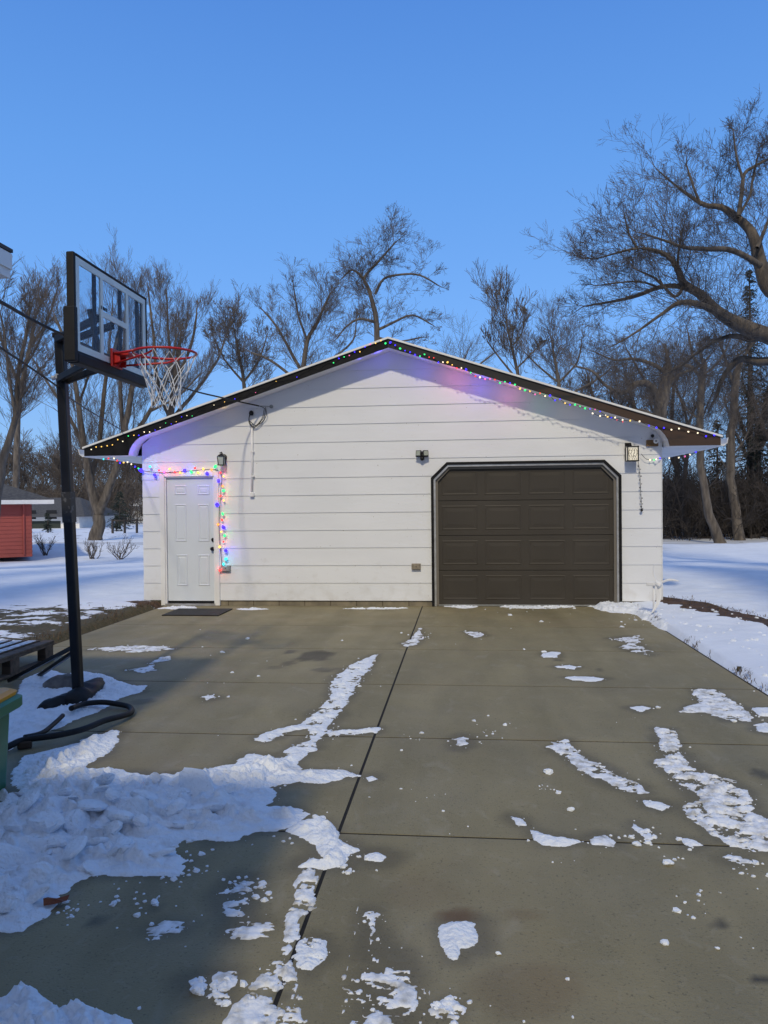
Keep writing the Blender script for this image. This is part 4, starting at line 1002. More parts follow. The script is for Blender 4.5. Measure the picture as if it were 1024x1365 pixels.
for i, (poly, lab, rag, hole, h) in enumerate(PATCH):
    icy = hole >= .03
    snow('snow_patch', [poly], h=h, w=.035, rag=rag, hole=hole, seed=20+i*1.37, rough=h*.8, mat_=M_snowfine if icy else M_snow, label=lab, cat='snow patch',
         streak=(math.pi/2 if i in (14, 15) else (0.1 if i in (17, 18, 19) else None)), bumpf=22)
# meltwater darkens the concrete round every patch
dv = np.array(drive.data.vertices[0].co)*0; VV = np.zeros(len(drive.data.vertices)*3); drive.data.vertices.foreach_get('co', VV); VV = VV.reshape(-1, 3)
dd_ = np.full(len(VV), -9.0)
for poly in [p[0] for p in PATCH]+[pile_main, ridge, spur, arm1, arm2, foot]:
    W2 = [(gr(*p).x, gr(*p).y) for p in poly]; dd_ = np.maximum(dd_, sdf(W2, VV[:, 0], VV[:, 1]))
CC = np.zeros(len(VV)*4, np.float32); drive.data.color_attributes['stain'].data.foreach_get('color', CC); CC = CC.reshape(-1, 4)
wet = .42*smn(-.10, .0, dd_+.12*(fbm(VV[:, 0], VV[:, 1], 3, 5)-.55)); CC[:, 0] = np.maximum(CC[:, 0], wet); drive.data.color_attributes['stain'].data.foreach_set('color', CC.ravel())
# trampled streak along the long joint
snow('snow_streak', [[(408,1156),(424,1157),(424,1175),(415,1200),(403,1225),(398,1255),(388,1290),(390,1310),(398,1340),(400,1440),(285,1440),(298,1362),(312,1345),(335,1325),(358,1290),(372,1268),(382,1235),(392,1200),(400,1175)]],
     h=.009, w=.03, rag=.035, hole=.045, seed=9, rough=.01, mat_=M_snowfine, label='trampled gritty streak of snow running down the long joint to the bottom edge', cat='snow streak', streak=1.45)
# thin fringe along the garage foot
fr_p = [([(212,811),(240,808.5),(262,809),(258,811.5),(228,812)], 'strip of snow behind the doormat'), ([(308,812),(340,811),(368,812),(330,813.5)], 'thin strip of snow right of the doormat'), ([(450,811.5),(500,810.5),(555,810.3),(520,812.2)], 'long thin strip of snow under the siding left of the overhead door'),
 ([(590,808.5),(612,807.5),(640,808.5),(620,811)], 'thin snow under the left end of the overhead door'), ([(662,809),(690,807),(725,808.5),(752,806.5),(768,809),(740,812),(700,811.5)], 'broken strip of snow under the middle of the overhead door'), ([(782,808),(806,806),(842,811),(842,817),(815,817),(796,812)], 'lumpy strip of snow under the right end of the overhead door')]
for i, (p_, lab) in enumerate(fr_p): snow('snow_fringe', [p_], h=.016, w=.05, rag=.06, hole=.02, seed=7+i, rough=.03, label=lab, cat='snow fringe', res=.012)
snow('snow_bank', [[(790,808),(840,806),(860,812),(885,822),(905,845),(880,838),(862,828),(842,818),(820,816),(800,814)]], h=.06, w=.08, rag=.05, seed=8, rough=.08, label='small lumpy snow bank at the right foot of the overhead door', cat='snow bank')

# chunks of broken snow crust on the pile
CH_ = [(262,1063,.16,.10,.07),(242,1068,.10,.08,.06),(215,1052,.16,.09,.07),(200,1078,.14,.09,.06),(165,1108,.11,.09,.08),(150,1120,.09,.07,.05),(120,1085,.15,.11,.07),(105,1102,.12,.09,.06),(180,1098,.10,.08,.06),(232,1090,.09,.07,.05),
       (285,1085,.10,.08,.05),(60,1118,.15,.11,.08),(35,1085,.13,.10,.07),(85,1070,.13,.09,.05),(20,1150,.14,.10,.08),(60,1175,.10,.08,.05),(190,1130,.13,.08,.05),(160,1140,.12,.07,.05),(215,1145,.07,.05,.04),(140,1070,.10,.06,.05),
       (100,1150,.10,.07,.05),(255,1105,.07,.05,.04),(300,1068,.08,.05,.04),(345,1045,.09,.05,.04),(40,1205,.10,.07,.05),(10,1215,.10,.08,.06),(130,1130,.08,.06,.05),(75,1140,.08,.06,.05)]
X, Y, Z = res_[1]
def pile_z(x, y):
    i = int((x-X[0, 0])/(X[0, 1]-X[0, 0])); j = int((y-Y[0, 0])/(Y[1, 0]-Y[0, 0]))
    return max(G, Z[min(max(j, 0), Z.shape[0]-1), min(max(i, 0), Z.shape[1]-1)])
rn = random.Random(21)
for _ in range(34):
    CH_.append((rn.choice((rn.uniform(0, 130), rn.uniform(100, 300))), rn.uniform(1050, 1165), rn.uniform(.03, .08), rn.uniform(.03, .06), rn.uniform(.02, .045)))
CHL = ['broad slab of crusted snow on the ridge of the pile']
for i, (px, py, sx, sy, sz) in enumerate(CH_):
    q = gr(px, py); z = pile_z(q.x, q.y); m2 = rockmesh((0, 0, 0), sx*.80, sy*.75, sz*.70, 50+i, 11, .6) if i % 2 else rockmesh((0, 0, 0), sx*.95, sy*.85, sz*.42, 50+i, 6, .12)
    R = Matrix.Rotation(rn.uniform(0, 6.28), 3, 'Z')@Matrix.Rotation(rn.uniform(-.7, .7), 3, 'X')@Matrix.Rotation(rn.uniform(-.6, .6), 3, 'Y')
    m2.v = [tuple(R@Vector(v)+Vector((q.x, q.y, z+sz*.12))) for v in m2.v]
    o = m2.build('snow_chunk', M_pile); tag(o, 'broken chunk of crusted snow lying on the long snow pile', 'snow chunk', 'broken chunks on the snow pile')
# crumbs everywhere: many tiny bits, nobody could count
m2 = MB(); rn = random.Random(9)
def crumb(x, y, s, z=G):
    r = rn; a = [Vector((r.uniform(-1, 1)*s, r.uniform(-1, 1)*s, r.uniform(0, 1)*s*.8)) for _ in range(7)]
    base = Vector((x, y, z)); k = 6; vs = []
    for j in range(k): an = 2*math.pi*j/k; rr_ = s*r.uniform(.6, 1.2); vs.append(base+Vector((rr_*math.cos(an), rr_*math.sin(an), -.002)))
    for j in range(k): an = 2*math.pi*j/k+.3; rr_ = s*r.uniform(.45, .9); vs.append(base+Vector((rr_*math.cos(an), rr_*math.sin(an), s*r.uniform(.2, .6))))
    vs.append(base+Vector((r.uniform(-.2, .2)*s, 0, s*r.uniform(.45, .7))))
    m2.add(vs, [(j, (j+1) % k, k+(j+1) % k, k+j) for j in range(k)]+[(k+j, k+(j+1) % k, 2*k) for j in range(k)])
for i in range(110):
    px = rn.uniform(180, 1020); py = 812+(rn.random()**.8)*553; q = gr(px, py)
    if q.x > DX1-.05 or q.x < DX0: continue
    if fbm(q.x, q.y, 3, .9) < .47 and rn.random() < .8: continue
    crumb(q.x, q.y, rn.choice((.003, .004, .005, .007, .010)))
for cx, cy, sp_, n in ((860,1117,22,14),(600,1345,22,26),(290,1320,30,24),(180,1200,60,24),(340,1190,30,16),(420,1265,20,12),(1000,1155,30,14),(655,970,26,16),(730,1050,14,8),(545,990,20,8),(925,1200,40,14),(250,1160,40,30),(470,1150,30,14),(410,1100,30,20),
                       (880,818,30,40),(840,812,30,30),(700,809,80,30),(480,890,40,14),(230,1125,20,20),(90,1215,20,16),(300,880,70,14),(560,850,16,10),(900,1140,30,8)):
    for i in range(n):
        q = gr(cx+rn.gauss(0, sp_*.5), cy+rn.gauss(0, sp_*.3)); crumb(q.x, min(q.y, 11.6), rn.choice((.004, .006, .008, .012, .02))*(1 if q.y < 8 else 1.6))
for poly in [p[0] for p in PATCH]+[ridge, arm1, arm2, spur, pile_main[:30]]:
    W2 = [gr(*p) for p in poly]
    for a, b in zip(W2, W2[1:]+W2[:1]):
        if a.x < -4.3 or b.x < -4.3 or a.y > 11.5: continue
        n = int((b-a).length/.07*(1 if a.y < 7 else .4))
        for i in range(min(n, 60)):
            q = a.lerp(b, rn.random())+Vector((rn.gauss(0, .03), rn.gauss(0, .03), 0)); crumb(q.x, q.y, rn.choice((.002, .003, .004, .006, .010))*(1 if q.y < 7 else 1.5))
tag(m2.build('snow_crumbs', M_snow, origin=(0, 0, G)), 'tiny crumbs of snow scattered over the driveway', 'snow crumbs', None, 'stuff')
# loose larger lumps on the slabs
for lab, px, py, s in (('snowball-sized lump alone in the middle of the right slab', 731, 1031, .042), ('small snow lump above the cross joint near the boat-shaped scrap', 761, 1080, .028), ('snow lump on the cross joint left of the comma-shaped scrap', 850, 1127, .030), ('flat snow lump just below the cross joint at the right', 890, 1152, .034),
                       ('small lump near the lower right of the driveway', 887, 1258, .022), ('small lump right of the round snow blob', 665, 1272, .015), ('pebble of snow low in the right slab', 956, 1265, .012), ('snow lump beside the broken patch on the shadow edge', 262, 1322, .035), ('snow lump at the bottom edge beside the crumbly scrap', 583, 1343, .026), ('flat lump of snow far out in front of the overhead door', 725, 870, .04),
                       ('lump of snow right of the thin scrap above the crusty patch', 878, 944, .028), ('small lump near the lawn edge patches', 978, 962, .03)):
    q = gr(px, py); o = rockmesh((q.x, q.y, G+s*.2), s*.85, s*.7, s*.42, int(px), 12, .6).build('snow_lump', M_snow, smooth=False); tag(o, lab, 'snow lump')
# spilled grains round the edge of every patch are added to the crumbs above
# brown leaf
q = gr(74, 1208); m2 = MB(); r = random.Random(2); vs = [q+Vector((0, 0, .03))]
for i in range(9): a = i/9*6.28; rr_ = .05*(1+.4*math.sin(i*2.5)); vs.append(q+Vector((rr_*math.cos(a), rr_*.6*math.sin(a), .025+.012*math.sin(i*1.7))))
m2.add(vs, [(0, 1+i, 1+(i+1) % 9) for i in range(9)]); tag(m2.build('dead_leaf', M_leaf), 'rust-brown dead leaf at the lower edge of the snow pile', 'leaf')

# dry grass along the drive edges
m2 = MB(); rn = random.Random(4)
def blade(x, y, z, h):
    a = rn.uniform(0, 6.28); l = rn.uniform(.2, 1.1)*h; wv = Vector((math.cos(a+1.57), math.sin(a+1.57), 0))*.003
    p0 = Vector((x, y, z)); p1 = p0+Vector((math.cos(a)*l*.4, math.sin(a)*l*.4, h*.6)); p2 = p0+Vector((math.cos(a)*l, math.sin(a)*l, h*.75))
    m2.add([p0-wv, p0+wv, p1+wv*.8, p1-wv*.8, p2], [(0, 1, 2, 3), (3, 2, 4)])
for cl_ in range(17):
    y = rn.uniform(6.0, 11.4); n = rn.choice((12, 26, 44)); x = DX1+.02+rn.gauss(0, .012)
    for i in range(n):
        xx, yy = x+rn.gauss(0, .022), y+rn.gauss(0, .06); blade(xx, yy, float(th(xx, yy))-.01, rn.uniform(.03, .08))
for cl_ in range(60):
    y = rn.uniform(7.5, 11.6); x = DX0-abs(rn.gauss(0, .14))-.02
    for i in range(9): xx, yy = x+rn.gauss(0, .07), y+rn.gauss(0, .1); blade(xx, yy, float(th(xx, yy))-.01, rn.uniform(.03, .09))
for cl_ in range(70):
    y = rn.uniform(5.5, 11); x = rn.uniform(-10, -5)
    for i in range(8): xx, yy = x+rn.gauss(0, .1), y+rn.gauss(0, .08); blade(xx, yy, float(th(xx, yy))-.02, rn.uniform(.03, .08))
for cl_ in range(60):
    y = rn.uniform(9.2, 12.2); x = 3.16+.28*(12-y)+rn.gauss(0, .18)
    for i in range(8): xx, yy = x+rn.gauss(0, .05), y+rn.gauss(0, .05); blade(xx, yy, float(th(xx, yy))-.01, rn.uniform(.02, .07))
tag(m2.build('dry_grass', M_drygrass, origin=(0, 0, 0)), 'dry grass tufts poking through the snow along the driveway edges', 'grass', None, 'stuff')
# lumpy scraps on the right-hand lawn bank
m2 = MB(); rn = random.Random(14)
for i in range(110):
    x = DX1+.1+abs(rn.gauss(0, .9)); y = rn.uniform(5.5, 11); crumb(x, y, rn.uniform(.01, .035), float(th(x, y)))
tag(m2.build('snow_clods', M_snow, origin=(0, 0, 0)), 'small clods of thrown snow on the right lawn bank', 'snow clods', None, 'stuff')

# ------------------------------------------------------------------ our own house at the left (eave corner shows top left) and its wing behind
def own_house():
    c0 = at(18, 372, 4.2); ex, zz = c0.x, c0.z
    top = zz+.17
    t = empty('house', (-7, 0, G), 'white house whose eave corner pokes in at the upper left edge', 'house')
    m2 = MB(); m2.box(-11, ex-.55, -12, c0.y-.45, -.1, zz+.02); m2.box(-6.5, -.92-.3, -14, .2, -.1, top-.05)
    m2.build('wall', M_siding, t)
    m2 = MB(); rx0, rx1 = -11.6, ex; rc_ = (rx0+rx1)/2; top = zz+.17
    y0, y1 = -12.5, c0.y
    m2.add([(rx0, y0, top), (rx1, y0, top), (rx1, y1, top), (rx0, y1, top), (rc_, y0+4, top+1.9), (rc_, y1-4, top+1.9),
            (rx0, y0, top-.02), (rx1, y0, top-.02), (rx1, y1, top-.02), (rx0, y1, top-.02)],
           [(1, 2, 5, 4), (3, 0, 4, 5), (0, 1, 4), (2, 3, 5), (0, 6, 7, 1), (1, 7, 8, 2), (2, 8, 9, 3), (3, 9, 6, 0), (6, 9, 8, 7)])
    m2.add([(-6.5, -14, top), (-.90, -14, top), (-.90, .75, top), (-6.5, .75, top), (-3.7, -14, top+.9), (-3.7, -2.0, top+.9)], [(1, 2, 5, 4), (3, 0, 4, 5), (0, 1, 4), (2, 3, 5), (3, 2, 1, 0)])
    m2.build('roof', M_shingle, t)
    m2 = MB(); m2.box(rx0+.01, rx1-.012, y0+.01, y1-.012, zz+.001, top-.022); m2.build('fascia', M_white, t)
    m2 = MB(); m2.prism([(ex-.01, zz+.05), (ex-.01, zz+.14), (ex+.0, zz+.14), (ex+.0, zz+.05)], y0, y1-.01); m2.build('gutter', M_white, t)
own_house()
def shade_spruces():   # unseen solid spruce cones, added behind the camera to shade both yards
    r = random.Random(12)
    for i, x in enumerate([-29, -25.5, -22, -18.5, -15, -11.5, -8.6, 6.0, 8.9, 12, 15.5, 19, 22.5, 26]):
        back = -13 < x < -4; h = r.uniform(36, 38) if back else r.uniform(32, 35); w_ = 3.0; prof = [(.2, 0), (.2, .8)]; n = 16
        for j in range(n): z = .8+(h-.8)*j/n; q = w_*(1-j/n); prof += [(q*r.uniform(.95, 1.1)+.1, z), (q*.72+.05, z+(h-.8)/n*.9)]
        prof.append((.02, h)); t = empty('shade_spruce', (x, (-15.8 if back else -6)+r.uniform(-1, 1), G), 'unseen spruce shape added behind the viewpoint to shade the yards', 'tree', 'added yard-shading spruces')
        o = MB().lathe(t.location, prof, 14).build('crown', M_needle, t)
shade_spruces()

# ------------------------------------------------------------------ buildings in the distance
def red_house():
    Z0 = float(th(-21.6, 36.7)); c = gr(43, 737, Z0+.05); Y0 = c.y; zt = at(43, 672, Y0).z
    t = empty('red_building', (c.x, Y0, Z0), 'red clapboard outbuilding with dark hip roof at the left edge', 'outbuilding')
    m2 = MB(); k = 0; z = Z0-.1
    while z < zt:
        z1 = min(z+.16, zt); m2.add([(c.x-9, Y0-.02, z), (c.x, Y0-.02, z), (c.x, Y0, z1), (c.x-9, Y0, z1), (c.x-9, Y0+.02, z), (c.x, Y0+.02, z)], [(0, 1, 2, 3), (4, 5, 1, 0)])
        m2.add([(c.x+.02, Y0, z), (c.x+.02, Y0+7, z), (c.x, Y0+7, z1), (c.x, Y0, z1)], [(0, 1, 2, 3)]); z = z1
    m2.box(c.x-9, c.x-.01, Y0+.03, Y0+7, Z0-.1, zt); m2.build('wall', M_red, t)
    e = at(59, 666, Y0-.5); rz = e.z+.0; x1 = e.x; x0 = c.x-9.5
    m2 = MB(); m2.add([(x0, Y0-.5, rz), (x1, Y0-.5, rz), (x1, Y0+7.5, rz), (x0, Y0+7.5, rz), (x0+4, Y0+3.5, rz+1.5), (x1-4, Y0+3.5, rz+1.5)], [(0, 1, 5, 4), (1, 2, 5), (2, 3, 4, 5), (3, 0, 4)]); m2.build('roof', M_shingle, t)
    m2 = MB(); m2.box(x0, x1-.01, Y0-.5, Y0+7.5, rz-.17, rz-.003); m2.build('fascia', M_white, t)
    m2 = MB(); m2.tube([(c.x-.3, Y0-.06, Z0), (c.x-.3, Y0-.06, rz-.1)], .04, 8); m2.build('downspout', M_red, t); t.rotation_euler = (0, 0, math.radians(32))
red_house()
def far_house():
    Z0 = -.76; Y0 = 74; a = at(52, 702, Y0); b = at(106, 702, Y0); zt = at(80, 689, Y0).z
    t = empty('distant_house', ((a.x+b.x)/2, Y0, Z0), 'low pale house with a dark roof across the street at the left', 'house')
    m2 = MB(); m2.box(a.x-8, b.x, Y0, Y0+8, Z0, zt); m2.build('wall', M_white, t)
    m2 = MB(); m2.box(a.x-8, b.x-2, Y0-.02, Y0+.01, Z0, Z0+.8); m2.build('wainscot', mat('dark_green', (.03, .04, .035), .8), t)
    m2 = MB(); r0, r1 = a.x-9, b.x+1; m2.add([(r0, Y0-.8, zt), (r1, Y0-.8, zt), (r1, Y0+9, zt), (r0, Y0+9, zt), (r0+3, Y0+4, zt+2), (r1-3, Y0+4, zt+2)], [(0, 1, 5, 4), (1, 2, 5), (2, 3, 4, 5), (3, 0, 4), (3, 2, 1, 0)]); m2.build('roof', M_shingle, t)
    m2 = MB(); m2.box(b.x-3.5, b.x-2.4, Y0-.03, Y0+.01, Z0+1.0, Z0+1.9); m2.build('window', M_metalb, t)
    m2 = MB(); m2.box(a.x-1.5, a.x-.3, Y0-.03, Y0+.01, Z0+1.0, Z0+1.9); m2.build('window', M_metalb, t)
    Y1 = 95; a = at(168, 690, Y1); b = at(240, 690, Y1); zt = at(200, 668, Y1).z
    t = empty('distant_house', ((a.x+b.x)/2, Y1, Z0), 'far white house glimpsed between the big trunk and the garage corner', 'house')
    m2 = MB(); m2.box(a.x, b.x, Y1, Y1+8, Z0, zt-.6); m2.build('wall', M_white, t)
    m2 = MB(); m2.add([(a.x-.5, Y1-.6, zt-.6), (b.x+.5, Y1-.6, zt-.6), (b.x+.5, Y1+8.6, zt-.6), (a.x-.5, Y1+8.6, zt-.6), (a.x+2, Y1+4, zt+1.2), (b.x-2, Y1+4, zt+1.2)], [(0, 1, 5, 4), (1, 2, 5), (2, 3, 4, 5), (3, 0, 4), (3, 2, 1, 0)]); m2.build('roof', M_snow, t)
    m2 = MB(); m2.box(a.x+2, a.x+3.2, Y1-.03, Y1+.01, Z0+.9, Z0+2); m2.build('window', M_metalb, t)
    Y2 = 66; a = at(884, 700, Y2); b = at(897, 700, Y2); z1 = at(890, 652, Y2).z
    t = empty('distant_shed', ((a.x+b.x)/2, Y2, Z0), 'pale building end seen through the woods beside the right garage corner', 'shed')
    m2 = MB(); m2.box(a.x-2, b.x, Y2, Y2+4, Z0, z1); m2.build('wall', M_white, t)
    m2 = MB(); m2.add([(a.x-2.3, Y2-.3, z1), (b.x+.3, Y2-.3, z1), (b.x+.3, Y2+4.3, z1), (a.x-2.3, Y2+4.3, z1), (a.x-2.3, Y2+2, z1+.9), (b.x+.3, Y2+2, z1+.9)], [(0, 1, 5, 4), (1, 2, 5), (2, 3, 4, 5), (3, 0, 4), (3, 2, 1, 0)]); m2.build('roof', M_shingle, t)
far_house()

# ------------------------------------------------------------------ trees
class TreeMesh:
    def __init__(s): s.b = {}
    def add(s, pts, rads, k): s.b.setdefault((len(pts), k), []).append((pts, rads))
    def arrays(s):
        V, Fs = [], []; off = 0
        for (n, k), lst in s.b.items():
            P = np.array([[tuple(p) for p in b[0]] for b in lst]); Rr = np.array([b[1] for b in lst])
            T = np.gradient(P, axis=1) if n > 2 else np.repeat((P[:, 1:]-P[:, :1]), 2, 1)
            T /= np.linalg.norm(T, axis=2, keepdims=True)+1e-9
            ref = np.where(np.abs(T[:, :1, 2:3]) > .9, np.array([[[1., 0, 0]]]), np.array([[[0, 0, 1.]]])); ref = np.repeat(ref, n, 1)
            U = np.cross(T, ref); U /= np.linalg.norm(U, axis=2, keepdims=True)+1e-9; Wv = np.cross(T, U)
            a = 2*np.pi*np.arange(k)/k
            ring = P[:, :, None]+Rr[:, :, None, None]*(U[:, :, None]*np.cos(a)[None, None, :, None]+Wv[:, :, None]*np.sin(a)[None, None, :, None])
            V.append(ring.reshape(-1, 3)); m = len(lst)
            base = off+np.arange(m)[:, None, None]*n*k+np.arange(n-1)[None, :, None]*k; j = np.arange(k)[None, None]
            Fs.append(np.stack([base+j, base+(j+1) % k, base+k+(j+1) % k, base+k+j], -1).reshape(-1, 4)); off += m*n*k
        return np.concatenate(V), np.concatenate(Fs)
def rand_perp(d, r):
    v = Vector((r.gauss(0, 1), r.gauss(0, 1), r.gauss(0, 1))); v -= d*v.dot(d)
    return v.normalized() if v.length > 1e-6 else d.orthogonal().normalized()
def nrmz(a): return a/(np.linalg.norm(a, axis=-1, keepdims=True)+1e-9)
def resamp(P, R, n):
    m = len(P); f = np.linspace(0, m-1, n); i = np.minimum(f.astype(int), m-2); t = (f-i)[:, None]
    return P[i]*(1-t)+P[i+1]*t, R[i]*(1-t[:, 0])+R[i+1]*t[:, 0]
def perp(D, g):
    v = g.normal(size=D.shape); v -= D*(v*D).sum(-1, keepdims=True); return nrmz(v)
def shoots(store, P0, D, L, R, cfg, g, n):
    M = len(P0); P = np.zeros((M, n, 3)); P[:, 0] = P0; d = nrmz(D); st = (L/(n-1))[:, None]
    for i in range(1, n):
        d = nrmz(d+perp(d, g)*cfg['wig']*g.random((M, 1))+np.array([0, 0, cfg['up']])); P[:, i] = P[:, i-1]+d*st
    RR = np.maximum(cfg['rmin'], R[:, None]*(1-.75*np.arange(n)/(n-1))[None])
    store.append((P, RR)); return P, RR
def spawn(store, P, R, L, nk, cfg, g, t0, n, fixed_len=None):
    M, m = P.shape[:2]; t = t0+(1-t0)*((np.arange(nk)[None]+g.random((M, nk)))/nk); f = t*(m-1); i = np.minimum(f.astype(int), m-2); fr = (f-i)[..., None]
    ar = np.arange(M)[:, None]; a = P[ar, i]; b = P[ar, i+1]; pp = a*(1-fr)+b*fr; dd = nrmz(b-a); rp = R[ar, i]*(1-fr[..., 0])+R[ar, i+1]*fr[..., 0]
    ang = np.radians(g.uniform(*cfg['ang'], size=(M, nk)))[..., None]; nd = dd*np.cos(ang)+perp(dd, g)*np.sin(ang)+np.array([0, 0, cfg['cup']])
    LL = L[:, None]*g.uniform(*cfg['lr'], size=(M, nk))*(1-.3*t)*(1.35 if n == 6 else 1.12)
    rr_ = np.minimum(rp*.6, LL*cfg.get('thin', .008)+cfg['rmin']*.5)
    tip = P[:, -1]; td = P[:, -1]-P[:, -2]
    PP = np.concatenate([pp.reshape(-1, 3), tip]); DD = np.concatenate([nd.reshape(-1, 3), nrmz(td)]); LLL = np.concatenate([LL.ravel(), L*.28]); Rn = np.concatenate([rr_.ravel(), R[:, -1]])
    P2, R2 = shoots(store, PP, DD, LLL, np.maximum(cfg['rmin'], Rn), cfg, g, n); return P2, R2, LLL
class Twigs:
    def __init__(s): s.st = []
    def limb(s, pts, rads, L, nk, maxl, cfg, g, t0):
        P, R = resamp(np.array([tuple(p) for p in pts]), np.array(rads), 12); P = P[None]; R = R[None]; LL = np.array([L])
        P, R, LL = spawn(s.st, P, R, LL, nk, cfg, g, t0, 6)
        for lev in range(1, maxl+1):
            n = 5 if lev < 2 else (4 if lev < maxl else 3)
            P, R, LL = spawn(s.st, P, R, LL, cfg['n'][min(lev-1, len(cfg['n'])-1)], cfg, g, .15, n)
    def arrays(s):
        V, Fs = [], []; off = 0
        for P, Rr in s.st:
            m, n = P.shape[:2]; k = 4 if Rr[:, 0].mean() > .03 else 3
            T = np.gradient(P, axis=1); T = nrmz(T); ref = np.where(np.abs(T[:, :1, 2:3]) > .9, np.array([[[1., 0, 0]]]), np.array([[[0, 0, 1.]]])); ref = np.repeat(ref, n, 1)
            U = nrmz(np.cross(T, ref)); Wv = np.cross(T, U); a = 2*np.pi*np.arange(k)/k
            ring = P[:, :, None]+Rr[:, :, None, None]*(U[:, :, None]*np.cos(a)[None, None, :, None]+Wv[:, :, None]*np.sin(a)[None, None, :, None])
            V.append(ring.reshape(-1, 3)); base = off+np.arange(m)[:, None, None]*n*k+np.arange(n-1)[None, :, None]*k; j = np.arange(k)[None, None]
            Fs.append(np.stack([base+j, base+(j+1) % k, base+k+(j+1) % k, base+k+j], -1).reshape(-1, 4)); off += m*n*k
        return np.concatenate(V), np.concatenate(Fs)
DEF = dict(wig=.34, up=.03, rmin=.0045, n=[6, 5, 4], ang=(25, 65), cup=.16, lr=(.35, .8))
def tree(label, limbs, Y, maxl=4, seed=1, name='bare_tree', group=None, mtrunk=None, mtwig=None, spacing=None, nkid=None, base=None, dy=None, kidL=.55, cat='tree', t0=.2, kpx=62, pstep=13, **kw):
    """limbs: list of (list of (px, py, width_px)); each limb leaves the plane of the trunk by its own lean."""
    r = random.Random(seed); g = np.random.default_rng(seed); cfg = dict(DEF); cfg.update(kw); tt = TreeMesh(); tw = Twigs(); sc = Y/FPX
    allp = []
    for li, limb in enumerate(limbs):
        lean = 0 if li == 0 else r.uniform(-.45, .45)
        if dy: lean = dy[li]
        p0 = at(limb[0][0], limb[0][1], Y); P = []
        for px, py, w_ in limb:
            q = at(px, py, Y); s = (q-p0).length; k = (Y+lean*s)/Y
            P.append(Vector((q.x*k, q.y*k, H+(q.z-H)*k)))
        if li == 0 and base is not None:
            P[0].z = base
        rads = [w_*sc/2*(.82 if 30 < Y < 46 and base is not None and limb[0][1] < 690 or Y > 30 and limb[0][0] < 800 and limb[0][0] > 300 else 1) for _, _, w_ in limb]; ps = spline(P, 4); rs = []
        for i in range(len(ps)):
            f = i/4; a = min(int(f), len(rads)-1); b = min(a+1, len(rads)-1); rs.append(rads[a]+(rads[b]-rads[a])*(f-a))
        ps = [p+Vector((mnoise.noise(p*1.3)*1, 0, mnoise.noise(p*1.1+Vector((9, 9, 9)))))*rs[i]*.5 for i, p in enumerate(ps)]
        tt.add(ps, rs, 9); L = sum((a-b).length for a, b in zip(ps[:-1], ps[1:])); allp += ps
        pxl = L/sc; Le = (kpx*sc)*min(1.25, .55+pxl/260); nk = max(3, int(pxl/pstep))
        st = 0 if li else int(len(ps)*t0)
        tw.limb(ps[st:], rs[st:], Le, nk, maxl-1, cfg, g, .08 if li else .15)
    b0 = allp[0]; t = empty(name, b0, label, cat, group)
    V, Fq = tt.arrays(); link_mesh('trunk', V, Fq, mtrunk or M_bark, t, smooth=True)
    V, Fq = tw.arrays(); link_mesh('crown', V, Fq, mtwig or M_twig, t)
    return t
ZG = -.78
# big double-trunk tree behind the left lawn
tree('huge forked bare tree with thick pale trunk beyond the left lawn',
     [[(130,724,20),(131,700,17),(131,684,16)], [(131,686,13),(121,645,11),(112,600,9),(105,540,7),(95,480,5),(75,425,3)], [(112,600,6),(95,560,5),(70,520,3.5),(45,480,2)], [(131,684,13),(143,655,11),(155,622,10),(165,580,9),(176,520,7),(186,455,4.5),(182,400,2.5)],
      [(155,622,8),(172,590,7),(200,548,5.5),(225,500,4),(235,450,2.5)], [(121,645,8),(133,590,7),(138,530,6),(145,470,4.5),(150,410,2.5)], [(165,580,6),(160,520,5),(165,460,4),(168,400,2.3)], [(200,548,4),(235,530,3),(265,500,2)], [(105,540,4),(120,490,3),(125,440,2)]],
     47, 4, 3, base=float(th(-23.6, 47)), spacing=1.5, n=[5, 5, 3], kidL=.42, up=.10, cup=.35, rmin=.0052, ang=(20, 50), mtrunk=M_bark, kpx=68)
tree('tall bare tree rising behind the backboard and left roof slope',
     [[(240,690,13),(232,600,11),(228,560,10),(233,510,8),(240,460,5)], [(228,560,7),(210,510,5),(205,450,4),(198,390,2)], [(233,510,5),(255,460,4),(262,420,2.5)], [(228,560,6),(262,520,4.5),(290,480,3),(300,450,2)], [(233,510,4),(225,450,3),(222,390,2)]],
     50, 4, 5, kpx=66, base=-.78, spacing=1.5, n=[5, 5, 3], kidL=.42, up=.10, cup=.35, rmin=.0052, ang=(20, 50))
tree('slender leaning bare tree at the far left edge', [[(-14,760,14),(0,635,12),(12,590,10),(20,555,8),(24,500,6),(34,450,4.5),(40,410,3)], [(20,555,5),(12,500,4),(5,440,3),(-5,400,2)], [(24,500,4),(48,465,3),(62,430,2)], [(22,540,3.5),(38,515,2.5),(55,490,1.5)]],
     22, 3, 8, base=-.45, spacing=.7, n=[5, 5, 3], kidL=.28, up=.08, cup=.3, rmin=.005, ang=(20, 45))
tree('wide bare tree filling the sky left of the hoop', [[(20,700,10),(22,600,9),(28,520,7),(40,460,5),(48,420,3)], [(28,520,5),(8,470,4),(-8,420,3)], [(40,460,4),(62,430,3),(75,390,2)]],
     60, 4, 12, base=-.78, spacing=2, n=[6, 5, 3], kidL=.5, up=.08, cup=.3, rmin=.008, ang=(20, 50))
